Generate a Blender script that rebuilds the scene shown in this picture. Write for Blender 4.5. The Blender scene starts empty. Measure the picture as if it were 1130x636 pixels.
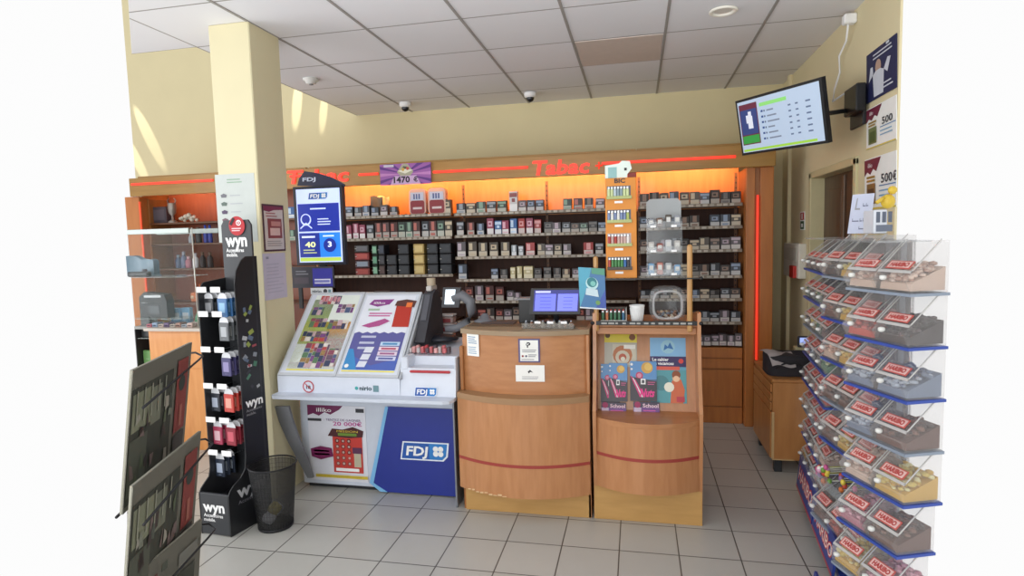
import bpy, math, random
from mathutils import Vector, Matrix
random.seed(7)
SC = bpy.context.scene
COL = SC.collection
# ------------------------------------------------------------------ camera (solved from floor and ceiling grids)
YAW, PIT, ROL, FOC, H = 0.2095143, 0.0846048, -0.0264465, 651.3747, 1.6355
CZ = 2.978            # ceiling height
cy, sy, cp, sp, cr, sr = (math.cos(YAW), math.sin(YAW), math.cos(PIT), math.sin(PIT), math.cos(ROL), math.sin(ROL))
CF = Vector((-sy*cp, cy*cp, -sp)); r0 = Vector((cy, sy, 0)); u0 = r0.cross(CF)
CR = r0*cr + u0*sr; CU = -r0*sr + u0*cr
CO = Vector((0, 0, H))
def ray(x, y): return CF*FOC + CR*(x-565) + CU*(318-y)
def PZ(x, y, z): d = ray(x, y); return CO + d*((z-H)/d.z)
def PY(x, y, v): d = ray(x, y); return CO + d*(v/d.y)
def PX(x, y, v): d = ray(x, y); return CO + d*(v/d.x)
def proj(P): d = Vector(P)-CO; z = d.dot(CF); return 565+FOC*d.dot(CR)/z, 318-FOC*d.dot(CU)/z
cam = bpy.data.cameras.new('camera'); co = bpy.data.objects.new('camera', cam); COL.objects.link(co)
co.matrix_world = Matrix(((CR.x, CU.x, -CF.x, 0), (CR.y, CU.y, -CF.y, 0), (CR.z, CU.z, -CF.z, H), (0, 0, 0, 1)))
cam.sensor_width = 36; cam.sensor_fit = 'HORIZONTAL'; cam.lens = 36*FOC/1130; cam.clip_start = 0.02
SC.camera = co
# ------------------------------------------------------------------ materials
def lin(c):
    if isinstance(c, str): c = [int(c[i:i+2], 16)/255 for i in (0, 2, 4)]
    return [(x/12.92 if x <= .04045 else ((x+.055)/1.055)**2.4) for x in c] + [1]
MC = {}
def M(c, rough=.5, metal=0, emit=0, alpha=1, trans=0, var=0, scale=20, coat=0, key=None):
    k = (c, rough, metal, emit, alpha, trans, var, scale, coat, key)
    if k in MC: return MC[k]
    m = bpy.data.materials.new('mat_'+str(c)); m.use_nodes = True
    nt = m.node_tree; b = nt.nodes['Principled BSDF']; L = lin(c)
    b.inputs['Base Color'].default_value = L; b.inputs['Roughness'].default_value = rough
    b.inputs['Metallic'].default_value = metal; b.inputs['Alpha'].default_value = alpha
    b.inputs['Transmission Weight'].default_value = trans; b.inputs['Coat Weight'].default_value = coat
    if emit:
        b.inputs['Emission Color'].default_value = L; b.inputs['Emission Strength'].default_value = emit
    # every surface carries a small procedural variation of tone
    if not trans and not emit:
        tc = nt.nodes.new('ShaderNodeTexCoord'); n = nt.nodes.new('ShaderNodeTexNoise'); n.inputs['Scale'].default_value = scale
        n.inputs['Detail'].default_value = 3
        mx = nt.nodes.new('ShaderNodeMix'); mx.data_type = 'RGBA'
        v = var or .05
        mx.inputs[6].default_value = [x*(1-v) for x in L[:3]]+[1]; mx.inputs[7].default_value = [min(1, x*(1+v)) for x in L[:3]]+[1]
        nt.links.new(tc.outputs['Object'], n.inputs['Vector']); nt.links.new(n.outputs['Fac'], mx.inputs[0])
        nt.links.new(mx.outputs[2], b.inputs['Base Color'])
    MC[k] = m
    return m
def wood(a, b_, rough=.4, scale=3, stretch=(1, 1, 14), coat=.15):
    k = ('wood', a, b_, rough, scale, stretch)
    if k in MC: return MC[k]
    m = bpy.data.materials.new('wood_'+a); m.use_nodes = True; nt = m.node_tree; b = nt.nodes['Principled BSDF']
    tc = nt.nodes.new('ShaderNodeTexCoord'); mp = nt.nodes.new('ShaderNodeMapping'); mp.inputs['Scale'].default_value = stretch
    n = nt.nodes.new('ShaderNodeTexNoise'); n.inputs['Scale'].default_value = scale; n.inputs['Detail'].default_value = 6
    cr_ = nt.nodes.new('ShaderNodeValToRGB'); cr_.color_ramp.elements[0].position = .35; cr_.color_ramp.elements[1].position = .65
    cr_.color_ramp.elements[0].color = lin(a); cr_.color_ramp.elements[1].color = lin(b_)
    nt.links.new(tc.outputs['Object'], mp.inputs['Vector']); nt.links.new(mp.outputs[0], n.inputs['Vector'])
    nt.links.new(n.outputs['Fac'], cr_.inputs[0]); nt.links.new(cr_.outputs[0], b.inputs['Base Color'])
    b.inputs['Roughness'].default_value = rough; b.inputs['Coat Weight'].default_value = coat
    MC[k] = m; return m
def clear(c='DDE6EA', alpha=.2, rough=.08):
    k = ('clear', c, alpha, rough)
    if k in MC: return MC[k]
    m = bpy.data.materials.new('clear_plastic'); m.use_nodes = True; nt = m.node_tree; b = nt.nodes['Principled BSDF']
    b.inputs['Base Color'].default_value = lin(c); b.inputs['Roughness'].default_value = rough; b.inputs['Alpha'].default_value = alpha
    b.inputs['Specular IOR Level'].default_value = .9
    MC[k] = m; return m
WHITE = M('F2F2F2', .45); OFFW = M('E4E4E0', .5); BLACK = M('121214', .4); DARK = M('2A2C30', .45); GREY = M('8A8C90', .5)
PAPER = M('F0F0EC', .8); INK = M('3A3A40', .7); INKG = M('9A9AA0', .7)
BEECH = wood('BE7C42', 'CC8B4E', stretch=(8, 8, 1.2)); BEECHD = wood('9C6230', 'A96E3A', stretch=(8, 8, 1.2)); EDGE = M('A07C58', .5)
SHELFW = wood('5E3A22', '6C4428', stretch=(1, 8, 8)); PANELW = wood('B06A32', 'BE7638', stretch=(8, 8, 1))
RED = M('B0302C', .5); NEON = M('F03A26', .4, emit=1.0); STEEL = M('9AA0A6', .35, metal=.8); WIRE = M('1C1C20', .4, metal=.3)
NAVY = M('1E2C78', .45); BLUE = M('2450A0', .45)
# ------------------------------------------------------------------ mesh builder
class MB:
    def __init__(s, T=None): s.v = []; s.f = []; s.m = []; s.sm = []; s.mats = []; s.T = T or Matrix()
    def mi(s, m):
        if m not in s.mats: s.mats.append(m)
        return s.mats.index(m)
    def add(s, vs, fs, m, smooth=False):
        o = len(s.v); s.v += [s.T @ Vector(v) for v in vs]; i = s.mi(m)
        for f in fs: s.f.append([o+k for k in f]); s.m.append(i); s.sm.append(smooth)
        return s
    def box(s, a, b, m, c=.002):
        lo = [min(a[i], b[i]) for i in range(3)]; hi = [max(a[i], b[i]) for i in range(3)]
        c = min([c]+[(hi[i]-lo[i])*.45 for i in range(3)])
        if c <= 0:
            vs = [(x, y, z) for x in (lo[0], hi[0]) for y in (lo[1], hi[1]) for z in (lo[2], hi[2])]
            return s.add(vs, [(0, 1, 3, 2), (4, 6, 7, 5), (0, 4, 5, 1), (2, 3, 7, 6), (0, 2, 6, 4), (1, 5, 7, 3)], m)
        vs = []; idx = {}
        for sx in (0, 1):
            for sy_ in (0, 1):
                for sz in (0, 1):
                    P = [(lo, hi)[q][i] for i, q in enumerate((sx, sy_, sz))]
                    ins = [c if q == 0 else -c for q in (sx, sy_, sz)]
                    for ax in range(3):   # vertex lying on the face normal to ax
                        p = [P[i] + (0 if i == ax else ins[i]) for i in range(3)]
                        idx[(sx, sy_, sz, ax)] = len(vs); vs.append(p)
        fs = []
        for ax in range(3):
            o = [i for i in range(3) if i != ax]
            for q in (0, 1):
                ring = []
                for (a1, b1) in ((0, 0), (1, 0), (1, 1), (0, 1)):
                    k = [0, 0, 0]; k[ax] = q; k[o[0]] = a1; k[o[1]] = b1; ring.append(idx[(*k, ax)])
                flip = (q == 0) != (ax == 1)
                fs.append(ring[::-1] if flip else ring)
        for ax in range(3):              # edges parallel to ax
            o = [i for i in range(3) if i != ax]
            for a1 in (0, 1):
                for b1 in (0, 1):
                    k0 = [0, 0, 0]; k0[o[0]] = a1; k0[o[1]] = b1; k1 = list(k0); k1[ax] = 1
                    f = [idx[(*k0, o[0])], idx[(*k1, o[0])], idx[(*k1, o[1])], idx[(*k0, o[1])]]
                    fs.append(f)
        for sx in (0, 1):
            for sy_ in (0, 1):
                for sz in (0, 1): fs.append([idx[(sx, sy_, sz, ax)] for ax in range(3)])
        return s.add(vs, fs, m)
    def cb(s, c, sz, m, ch=.002):
        return s.box([c[i]-sz[i]/2 for i in range(3)], [c[i]+sz[i]/2 for i in range(3)], m, ch)
    def ext(s, poly, vec, m, smooth=False):
        n = len(poly); vec = Vector(vec); P = [Vector(p) for p in poly]
        vs = P+[p+vec for p in P]
        fs = [list(range(n))[::-1], list(range(n, 2*n))]+[(i, (i+1) % n, n+(i+1) % n, n+i) for i in range(n)]
        return s.add(vs, fs, m)
    def poly(s, pts, m): return s.add(pts, [list(range(len(pts)))], m)
    def grid(s, fn, nu, nv, m, smooth=True):
        vs = [fn(i/nu, j/nv) for j in range(nv+1) for i in range(nu+1)]
        fs = [(j*(nu+1)+i, j*(nu+1)+i+1, (j+1)*(nu+1)+i+1, (j+1)*(nu+1)+i) for j in range(nv) for i in range(nu)]
        return s.add(vs, fs, m, smooth)
    def tube(s, pts, r, m, n=7, closed=False):
        P = [Vector(p) for p in pts]; N = len(P); vs = []; up = Vector((0, 0, 1))
        for i, p in enumerate(P):
            a = P[i-1] if (i or closed) else p; b = P[(i+1) % N] if (i < N-1 or closed) else p
            t = (b-a).normalized() if (b-a).length > 1e-9 else up
            x = t.cross(Vector((.37, .21, .9)) if abs(t.z) < .9 else Vector((1, .1, 0))).normalized(); y = t.cross(x)
            rr = r[i] if isinstance(r, (list, tuple)) else r
            vs += [p+(x*math.cos(k*2*math.pi/n)+y*math.sin(k*2*math.pi/n))*rr for k in range(n)]
        fs = []
        for i in range(N if closed else N-1):
            j = (i+1) % N
            fs += [(i*n+k, i*n+(k+1) % n, j*n+(k+1) % n, j*n+k) for k in range(n)]
        if not closed: fs += [list(range(n))[::-1], [(N-1)*n+k for k in range(n)]]
        return s.add(vs, fs, m, True)
    def lathe(s, prof, m, n=20, c=(0, 0, 0), cap=True, sx=1, sy=1):
        vs = []; fs = []; K = len(prof)
        for (r, z) in prof: vs += [(c[0]+sx*r*math.cos(k*2*math.pi/n), c[1]+sy*r*math.sin(k*2*math.pi/n), c[2]+z) for k in range(n)]
        for i in range(K-1): fs += [(i*n+k, i*n+(k+1) % n, (i+1)*n+(k+1) % n, (i+1)*n+k) for k in range(n)]
        s.add(vs, fs, m, True)
        if cap: s.add(vs, [list(range(n))[::-1], [(K-1)*n+k for k in range(n)]], m)
        return s
    def ball(s, c, r, m, n=8, sq=(1, 1, 1)):
        K = max(3, n//2); vs = [(c[0], c[1], c[2]-r*sq[2])]; 
        for i in range(1, K):
            a = -math.pi/2+math.pi*i/K
            vs += [(c[0]+sq[0]*r*math.cos(a)*math.cos(k*2*math.pi/n), c[1]+sq[1]*r*math.cos(a)*math.sin(k*2*math.pi/n), c[2]+sq[2]*r*math.sin(a)) for k in range(n)]
        vs.append((c[0], c[1], c[2]+r*sq[2])); L = len(vs)-1
        fs = [(0, 1+(k+1) % n, 1+k) for k in range(n)]+[(L, L-n+k, L-n+(k+1) % n) for k in range(n)]
        for i in range(K-2): fs += [(1+i*n+k, 1+i*n+(k+1) % n, 1+(i+1)*n+(k+1) % n, 1+(i+1)*n+k) for k in range(n)]
        return s.add(vs, fs, m, True)
    def text(s, t, m, size=1, bold=0, align='LEFT', width=None, italic=0, depth=0):
        vs, fs, w = text_mesh(t, bold, italic)
        k = size; kx = (width/w if width else size)
        ox = {'LEFT': 0, 'CENTER': -w*kx/2, 'RIGHT': -w*kx}[align]
        s.add([(v[0]*kx+ox, v[1]*k, 0) for v in vs], fs, m)
        if depth: s.add([(v[0]*kx+ox, v[1]*k, -depth) for v in vs], fs, m)
        return s
    def build(s, name, parent=None, loc=None, world=True):
        me = bpy.data.meshes.new(name)
        base = Vector((0, 0, 0))
        if parent is not None and world:
            q = parent; 
            while q is not None: base = base+q.location; q = q.parent
        if loc is not None: base = Vector(loc)
        me.from_pydata([tuple(v-base) for v in s.v], [], s.f)
        for m in s.mats: me.materials.append(m)
        me.polygons.foreach_set('material_index', s.m); me.polygons.foreach_set('use_smooth', s.sm)
        me.update(); o = bpy.data.objects.new(name, me); COL.objects.link(o)
        if parent is not None: o.parent = parent
        elif loc is not None: o.location = base
        return o
TXT = {}
def text_mesh(t, bold=0, italic=0):
    k = (t, bold, italic)
    if k in TXT: return TXT[k]
    c = bpy.data.curves.new('t', 'FONT'); c.body = t; c.size = 1; c.offset = bold; c.shear = italic; c.resolution_u = 2
    o = bpy.data.objects.new('t', c); COL.objects.link(o)
    dg = bpy.context.evaluated_depsgraph_get(); me = bpy.data.meshes.new_from_object(o.evaluated_get(dg))
    vs = [tuple(v.co) for v in me.vertices]; fs = [tuple(p.vertices) for p in me.polygons]
    bpy.data.objects.remove(o); bpy.data.curves.remove(c); bpy.data.meshes.remove(me)
    x0 = min([v[0] for v in vs] or [0]); x1 = max([v[0] for v in vs] or [1])
    TXT[k] = ([(v[0]-x0, v[1]) for v in vs], fs, x1-x0); return TXT[k]
def frame(O, U, V, w=None, h=None):
    """matrix whose unit square is the panel O, O+U, O+V; z is the normal in metres"""
    O, U, V = Vector(O), Vector(U), Vector(V); N = U.cross(V).normalized()
    return Matrix(((U.x, V.x, N.x, O.x), (U.y, V.y, N.y, O.y), (U.z, V.z, N.z, O.z), (0, 0, 0, 1)))
class Art:
    """flat printed layers on a panel in 0..1 coordinates"""
    def __init__(s, mb, F): s.mb = mb; s.F = F; s.L = 1; s.asp = F.col[0].xyz.length/F.col[1].xyz.length
    def _(s, pts, m): s.L += 1; T = s.mb.T; s.mb.T = s.F; s.mb.poly([(p[0], p[1], s.L*.00045) for p in pts], m); s.mb.T = T; return s
    def rect(s, a, b, c, d, m): return s._([(a, b), (c, b), (c, d), (a, d)], m)
    def poly(s, pts, m): return s._(pts, m)
    def disc(s, u, v, r, m, n=14): return s._([(u+r*math.cos(k*6.2832/n), v+r*s.asp*math.sin(k*6.2832/n)) for k in range(n)], m)
    def txt(s, t, u, v, h, m, bold=0, width=None, align='LEFT', rot=0, italic=0):
        # h in panel heights; width in panel widths
        s.L += 1; T = s.mb.T
        W = s.F.col[0].xyz.length; Hh = s.F.col[1].xyz.length
        D = Matrix.Diagonal((1/W, 1/Hh, 1, 1))
        s.mb.T = s.F @ Matrix.Translation((u, v, s.L*.00045)) @ D @ Matrix.Rotation(rot, 4, 'Z')
        s.mb.text(t, m, size=h*Hh*1.35, bold=bold, width=(width*W if width else None), align=align, italic=italic); s.mb.T = T; return s
    def lines(s, a, b, c, d, n, m, fill=.45, rnd=.3):
        for i in range(n):
            y = d-(d-b)*(i+.5)/n; hh = (d-b)/n*fill/2; s.L -= 1
            s.rect(a, y-hh, c-(c-a)*random.random()*rnd, y+hh, m)
        s.L += 1; return s
def panel(mb, F, m, t=.003, back=None):
    """a thin slab whose front is the unit square of F"""
    T = mb.T; mb.T = F; mb.ext([(0, 0, -t), (1, 0, -t), (1, 1, -t), (0, 1, -t)], (0, 0, t), m); mb.T = T
    return Art(mb, F)
def tag(o, label=None, cat=None, group=None, kind=None):
    if label: o['label'] = label
    if cat: o['category'] = cat
    if group: o['group'] = group
    if kind: o['kind'] = kind
    return o
def root(name, loc, label, cat, group=None, rz=0):
    o = bpy.data.objects.new(name, None); COL.objects.link(o); o.location = loc; o.rotation_euler = (0, 0, rz)
    o.empty_display_size = .05
    return tag(o, label, cat, group)
def struct(name, mb): return tag(mb.build(name), kind='structure')
def copy_tree(o, parent=None):
    c = o.copy(); COL.objects.link(c)
    if parent is not None: c.parent = parent
    for ch in [x for x in list(bpy.data.objects) if x.parent == o]: copy_tree(ch, c)
    return c
ORD = ['first', 'second', 'third', 'fourth', 'fifth', 'sixth', 'seventh', 'eighth', 'ninth', 'tenth', 'eleventh', 'twelfth', 'thirteenth',
       'fourteenth', 'fifteenth', 'sixteenth', 'seventeenth', 'eighteenth', 'nineteenth', 'twentieth', 'twenty-first', 'twenty-second', 'twenty-third', 'twenty-fourth']
def quadF(bl, br, tl): return frame(bl, Vector(br)-Vector(bl), Vector(tl)-Vector(bl))
# ------------------------------------------------------------------ the room
WB, WR = 5.95, 1.33        # back wall y, right wall x
def tile_mat(name, x0, y0, s, tile, grout, gw, rough, var, bump=0):
    m = bpy.data.materials.new(name); m.use_nodes = True; nt = m.node_tree; b = nt.nodes['Principled BSDF']
    tc = nt.nodes.new('ShaderNodeTexCoord'); sp_ = nt.nodes.new('ShaderNodeSeparateXYZ'); nt.links.new(tc.outputs['Object'], sp_.inputs[0])
    def node(op, a, b_=None):
        n = nt.nodes.new('ShaderNodeMath'); n.operation = op
        for i, q in enumerate((a, b_)):
            if q is None: continue
            if isinstance(q, (int, float)): n.inputs[i].default_value = q
            else: nt.links.new(q, n.inputs[i])
        return n.outputs[0]
    ds = []; cells = []
    for k, o0 in ((0, x0), (1, y0)):
        t = node('DIVIDE', node('SUBTRACT', sp_.outputs[k], o0), s)
        fr = node('FRACT', t); cells.append(node('FLOOR', t))
        ds.append(node('MULTIPLY', node('MINIMUM', fr, node('SUBTRACT', 1, fr)), s))
    d = node('MINIMUM', ds[0], ds[1])
    msk = nt.nodes.new('ShaderNodeMapRange'); msk.inputs[1].default_value = gw*.5-.0006; msk.inputs[2].default_value = gw*.5+.0006
    nt.links.new(d, msk.inputs[0])
    wn = nt.nodes.new('ShaderNodeTexWhiteNoise'); wn.noise_dimensions = '2D'; cb = nt.nodes.new('ShaderNodeCombineXYZ')
    nt.links.new(cells[0], cb.inputs[0]); nt.links.new(cells[1], cb.inputs[1]); nt.links.new(cb.outputs[0], wn.inputs['Vector'])
    ns = nt.nodes.new('ShaderNodeTexNoise'); ns.inputs['Scale'].default_value = 7; ns.inputs['Detail'].default_value = 5; nt.links.new(tc.outputs['Object'], ns.inputs['Vector'])
    vv = node('ADD', node('MULTIPLY', wn.outputs['Value'], .5), node('MULTIPLY', ns.outputs['Fac'], .5))
    c1 = nt.nodes.new('ShaderNodeMix'); c1.data_type = 'RGBA'; L = lin(tile)
    c1.inputs[6].default_value = [x*(1-var) for x in L[:3]]+[1]; c1.inputs[7].default_value = [min(1, x*(1+var)) for x in L[:3]]+[1]; nt.links.new(vv, c1.inputs[0])
    c2 = nt.nodes.new('ShaderNodeMix'); c2.data_type = 'RGBA'; c2.inputs[6].default_value = lin(grout); nt.links.new(c1.outputs[2], c2.inputs[7]); nt.links.new(msk.outputs[0], c2.inputs[0])
    nt.links.new(c2.outputs[2], b.inputs['Base Color']); b.inputs['Roughness'].default_value = rough
    bp = nt.nodes.new('ShaderNodeBump'); bp.inputs['Strength'].default_value = .4; bp.inputs['Distance'].default_value = .002
    nt.links.new(msk.outputs[0], bp.inputs['Height']); nt.links.new(bp.outputs[0], b.inputs['Normal'])
    return m
FLM = tile_mat('floor_tiles', -2.2017, 2.688, .30, 'B8B7B1', '57544F', .0065, .3, .05)
CLM = tile_mat('ceiling_tiles', -2.279, 2.977, .6194, 'E6E6E9', '9A9692', .012, .9, .012)
WALL = M('DDD1A8', .75, var=.04, scale=4); WALL2 = M('DFD3AC', .75, var=.03, scale=4); WALLO = M('8E7C46', .8)
# floor: the tiled area that the shop photo covers, and on behind the camera
fl = [(-4.72, 4.56), (-5.9, 6.2), (1.5, 6.2), (1.5, 3.55), (1.34, 3.4), (.99, 2.42), (.9, 2.2), (1.0, 1.6), (1.3, .5), (1.3, -2.5), (-2.2, -2.5), (-2.2, 2.12), (-2.52, 2.37)]
struct('floor', MB().ext([(x, y, -.06) for x, y in fl], (0, 0, .06), FLM))
# suspended ceiling with its open corner at the left
ce = [(-2.62, 2.76), (-3.42, 3.596), (-2.905, 3.596), (-2.905, WB), (WR, WB), (WR, 3.9), (1.33, 3.3), (1.5, 2.6), (1.5, -2.5), (-4, -2.5), (-4, 1.2), (-2.9, 2.2)]
cm = MB(); cm.ext([(x, y, CZ) for x, y in ce], (0, 0, .04), CLM)
ox, oy = -2.279+3*.6194, 2.977+2*.6194
cm.box((ox+.012, oy+.012, CZ-.004), (ox+.607, oy+.607, CZ+.01), M('CDBFB4', .9), .002)     # one discoloured panel
for i in range(0, 7):       # grey runners of the ceiling grid
    x = -2.279+.6194*i
    if i < 6: cm.box((x-.009, .5, CZ-.005), (x+.009, WB-.002, CZ+.002), M('9B9894', .6), .001)
struct('ceiling', cm)
# walls
wb = MB(); wb.box((-5.74, WB, -.05), (WR+.15, WB+.15, 4.6), WALL, 0); struct('wall_back', wb)
wr = MB()
D0, D1, DT = 4.07, 4.98, 2.03    # doorway span and head height
wr.box((WR, D1+.04, -.05), (WR+.15, WB, CZ+.25), WALL2, 0)
wr.box((WR, 3.478, -.05), (WR+.012, D0-.04, CZ+.25), WALL2, 0)
wr.box((WR, D0-.04, DT+.03), (WR+.15, D1+.04, CZ+.25), WALL2, 0)
wr.box((WR-.03, 5.62, -.05), (WR, 5.68, CZ), WALL2, .003)
struct('wall_right', wr)
wf = MB(); wf.box((1.33, -2.5, -.05), (1.5, .3, CZ), WALL2, 0); struct('wall_front', wf)
pl = MB(); pl.box((-2.552, 3.272, -.02), (-2.273, 3.585, CZ), M('D9D0AC', .7, var=.03, scale=4), .006); struct('wall_pillar', pl)
# doorway on the right wall
dm = MB(); FR = M('CFC59A', .5)
for yy in (D0-.05, D1): dm.box((WR-.015, yy, 0), (WR+.12, yy+.05, DT+.04), FR, .004)
dm.box((WR-.015, D0-.05, DT), (WR+.12, D1+.05, DT+.05), FR, .004)
dr = tag(dm.build('door_1'), kind='structure')
lf = MB(); BRD = wood('4E3A2C', '5A4534', stretch=(8, 8, 1)); lf.box((WR+.085, D0, .005), (WR+.118, D1, DT), BRD, .003)
for ya, yb in ((D0+.07, D0+.4), (D0+.5, D1-.07)): lf.box((WR+.078, ya, .1), (WR+.086, yb, DT-.1), BRD, .004)
lf.box((WR+.07, D0+.425, .02), (WR+.086, D0+.475, DT-.02), wood('66503C', '705844', stretch=(8, 8, 1)), .004)
lf.build('door_leaf', dr)
# ------------------------------------------------------------------ ceiling fittings
def ceil_cam(x, y, label):
    p = PZ(x, y, CZ); r = root('security_camera', (p.x, p.y, CZ-.004), label, 'camera', 'dome cameras on the ceiling')
    MB(Matrix.Translation((p.x, p.y, CZ-.004))).lathe([(.055, 0), (.058, -.012), (.055, -.035), (.035, -.045)], WHITE, 22).build('housing', r)
    MB(Matrix.Translation((p.x, p.y, CZ-.049))).lathe([(.037, 0), (.036, -.014), (.026, -.03), (.01, -.038), (.001, -.04)], M('23252A', .12), 20).build('dome', r)
ceil_cam(447, 113, 'white dome security camera on the ceiling, nearer the pillar of the two')
ceil_cam(585, 102, 'white dome security camera on the ceiling, above the middle of the tobacco shelves')
p = PZ(343, 87, CZ); r = root('smoke_detector', (p.x, p.y, CZ-.001), 'round white smoke detector on the ceiling just right of the pillar', 'smoke detector')
T = Matrix.Translation((p.x, p.y, CZ-.001))
MB(T).lathe([(.062, 0), (.062, -.012), (.045, -.018), (.042, -.035), (.02, -.042), (.001, -.043)], OFFW, 24).build('body', r)
MB(T).lathe([(.018, -.0425), (.016, -.048), (.001, -.049)], GREY, 16).build('sensor', r)
p = PZ(798, 11, CZ); r = root('ceiling_spotlight', (p.x, p.y, CZ-.003), 'round white recessed downlight in the ceiling near the right wall', 'ceiling light')
T = Matrix.Translation((p.x, p.y, CZ-.006))
MB(T).lathe([(.082, .003), (.084, -.004), (.075, -.01), (.06, -.006), (.058, .004)], M('F4F0E4', .35), 28, cap=False).build('ring', r)
MB(T).lathe([(.058, .002), (.04, .0), (.001, -.001)], M('D8D4CC', .3), 24, cap=False).build('lens', r)
a = PX(939, 22, WR-.03)
r = root('junction_box', (WR-.04, a.y, a.z), 'small white junction box at the top of the right wall under the ceiling', 'junction box')
MB().box((WR-.075, a.y-.03, a.z-.025), (WR-.001, a.y+.03, a.z+.035), WHITE, .008).build('housing', r)
MB().lathe([(.006, 0), (.008, .004), (.002, .006)], GREY, 10, (WR-.04, a.y, a.z+.03)).build('screw', r)
# ------------------------------------------------------------------ television on the right wall
bl, br_, tl_, tr_ = PY(819, 172, 4.42), PY(914, 158, 3.86), PY(811, 112, 4.34), PY(906, 85, 3.78)
rt = root('television', (WR, 4.05, 2.2), 'black flat television tilted down from a bracket high on the right wall', 'television')
def TVP(u, v): return bl*(1-u)*(1-v)+br_*u*(1-v)+tl_*(1-u)*v+tr_*u*v
F = quadF(TVP(0, 0), TVP(1, 0), TVP(0, 1)); N = F.col[2].xyz
mb = MB(); mb.ext([TVP(0, 0)-N*.002, TVP(1, 0)-N*.002, TVP(1, 1)-N*.002, TVP(0, 1)-N*.002], -N*.035, BLACK); mb.build('casing', rt)
SCR = M('A2B2C6', .3, emit=.62); mb = MB()
def TR(a, b, c, d, m, k=1): mb.poly([TVP(*q)+N*.0007*k for q in ((a, b), (c, b), (c, d), (a, d))], m)
E_ = lambda c, s=.6: M(c, .3, emit=s)
TR(.025, .045, .975, .955, SCR)
TR(.04, .18, .27, .9, E_('5C2436'), 2); TR(.05, .36, .26, .8, E_('2C3C70'), 3); TR(.05, .2, .26, .34, E_('2E8A3C'), 3)
TR(.3, .8, .62, .86, E_('7FC46A'), 2); TR(.04, .06, .9, .1, E_('8FBE3C'), 2)
for i in range(6):
    y = .7-i*.095
    TR(.31, y, .335, y+.035, E_('24427A'), 2); TR(.345, y, .36, y+.03, E_('40506E'), 2); TR(.38, y, .46+.03*(i % 3), y+.025, E_('6A7488'), 2)
    TR(.63, y, .66, y+.025, E_('50607E'), 2); TR(.71, y, .74, y+.025, E_('50607E'), 2); TR(.82, y, .87, y+.025, E_('50607E'), 2)
# player figure on the advert panel
for q in ((.14, .46, .2, .68), (.15, .68, .19, .76), (.12, .56, .15, .7)): TR(*q, E_('C8CCD8'), 4)
mb.build('screen', rt)
c = TVP(.78, .5)-N*.035; w = Vector((WR-.002, c.y+.05, c.z+.02))
mb = MB(); mb.tube([c, (c+w)/2+Vector((0, .05, 0)), w], .014, BLACK); mb.box((WR-.02, w.y-.11, w.z-.11), (WR-.001, w.y+.11, w.z+.11), DARK, .004)
mb.box((WR-.075, w.y-.16, w.z-.04), (WR-.02, w.y+.05, w.z+.12), BLACK, .006); mb.build('wall_bracket', rt)
a = Vector((WR-.045, PX(939, 22, WR-.03).y, PX(939, 22, WR-.03).z-.026))
pts = [a]+[PX(x, y, WR-.03) for x, y in ((934, 45), (926, 62), (927, 80), (921, 98), (919, 112))]+[Vector((WR-.05, w.y-.02, w.z+.12))]
tag(MB().tube(pts, .006, WHITE).build('power_cable'), 'white power cable hanging down the right wall to the television', 'cable')
# ------------------------------------------------------------------ right wall: posters, notices, alarm
def wall_art(name, x0, yA, yB, x1, yC, yD, label, cat, fn, m=PAPER, t=.004, group=None, X=WR-.002):
    """corners in photo pixels on the right wall: left top (x0,yA), left bottom (x0,yB); right top, right bottom"""
    bl = PX(x0, yB, X); tl = PX(x0, yA, X); br = PX(x1, yD, X)
    br = Vector((X, br.y, bl.z))
    F = quadF(bl, br, tl); F = F.copy(); F.translation = F.translation+Vector((-t, 0, 0))
    mb = MB(); A = panel(mb, F, m, t)
    fn(A); return tag(mb.build(name, loc=(X, bl.y, bl.z)), label, cat, group)
def p_blue(A):
    W = M('D0D4DE', .6); A.disc(.42, .62, .1, M('B89A88')); A.poly([(.28, .05), (.6, .05), (.62, .5), (.5, .56), (.34, .56), (.24, .5)], W)
    A.poly([(.24, .5), (.1, .4), (.16, .68), (.24, .68), (.26, .55)], W); A.poly([(.62, .5), (.74, .68), (.84, .66), (.74, .4)], W)
    A.lines(.25, .78, .9, .93, 2, W, .35, .2); A.lines(.6, .1, .92, .26, 2, W, .35); A.rect(.7, .93, .8, .98, W)
wall_art('poster', 957, 62, 115, 990, 40, 100, 'dark blue poster of a figure in white raising both arms, on right wall', 'poster', p_blue, M('1E2450', .6))
def p_500(A, k):
    A.poly([(0, .98), (.55, .98), (.4, .72), (.3, .78), (.2, .68), (.1, .74), (0, .66)], M('6E1C3C'))
    A.txt('illiko', .12, .82, .09, WHITE, bold=.01); A.rect(0, 0, 1, .03, M('D8C23C'))
    A.txt('500', .56, .48, .17, INK, bold=.02, width=.34); A.txt('€', .92, .48, .17, INK, bold=.02) if k else None
    A.rect(.5, .42, 1, .44, M('3F7FB4')); A.lines(.5, .2, .95, .38, 2, M('6FA5C8'), .3)
    A.rect(.1, .1, .38, .5, M('6C7A4A') if not k else M('8A6A3C')); A.rect(.14, .14, .34, .4, M('3E5A2C') if not k else M('4A3A2A'))
    A.lines(.1, .52, .38, .66, 2, M('9A7C2C'), .6)
wall_art('poster', 957, 122, 166, 990, 104, 152, 'white 500 euro game poster, upper of the two on the right wall', 'poster', lambda A: p_500(A, 0), group='500 euro posters')
wall_art('poster', 955, 177, 232, 990, 164, 226, 'white 500 euro game poster, lower one, with cream tower picture', 'poster', lambda A: p_500(A, 1), group='500 euro posters')
def p_ext(A):
    A.rect(.1, .55, .9, .95, M('B82A22')); A.rect(.1, .05, .9, .48, M('2E5A38')); A.rect(.38, .6, .6, .9, WHITE); A.rect(.3, .15, .7, .35, WHITE)
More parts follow.
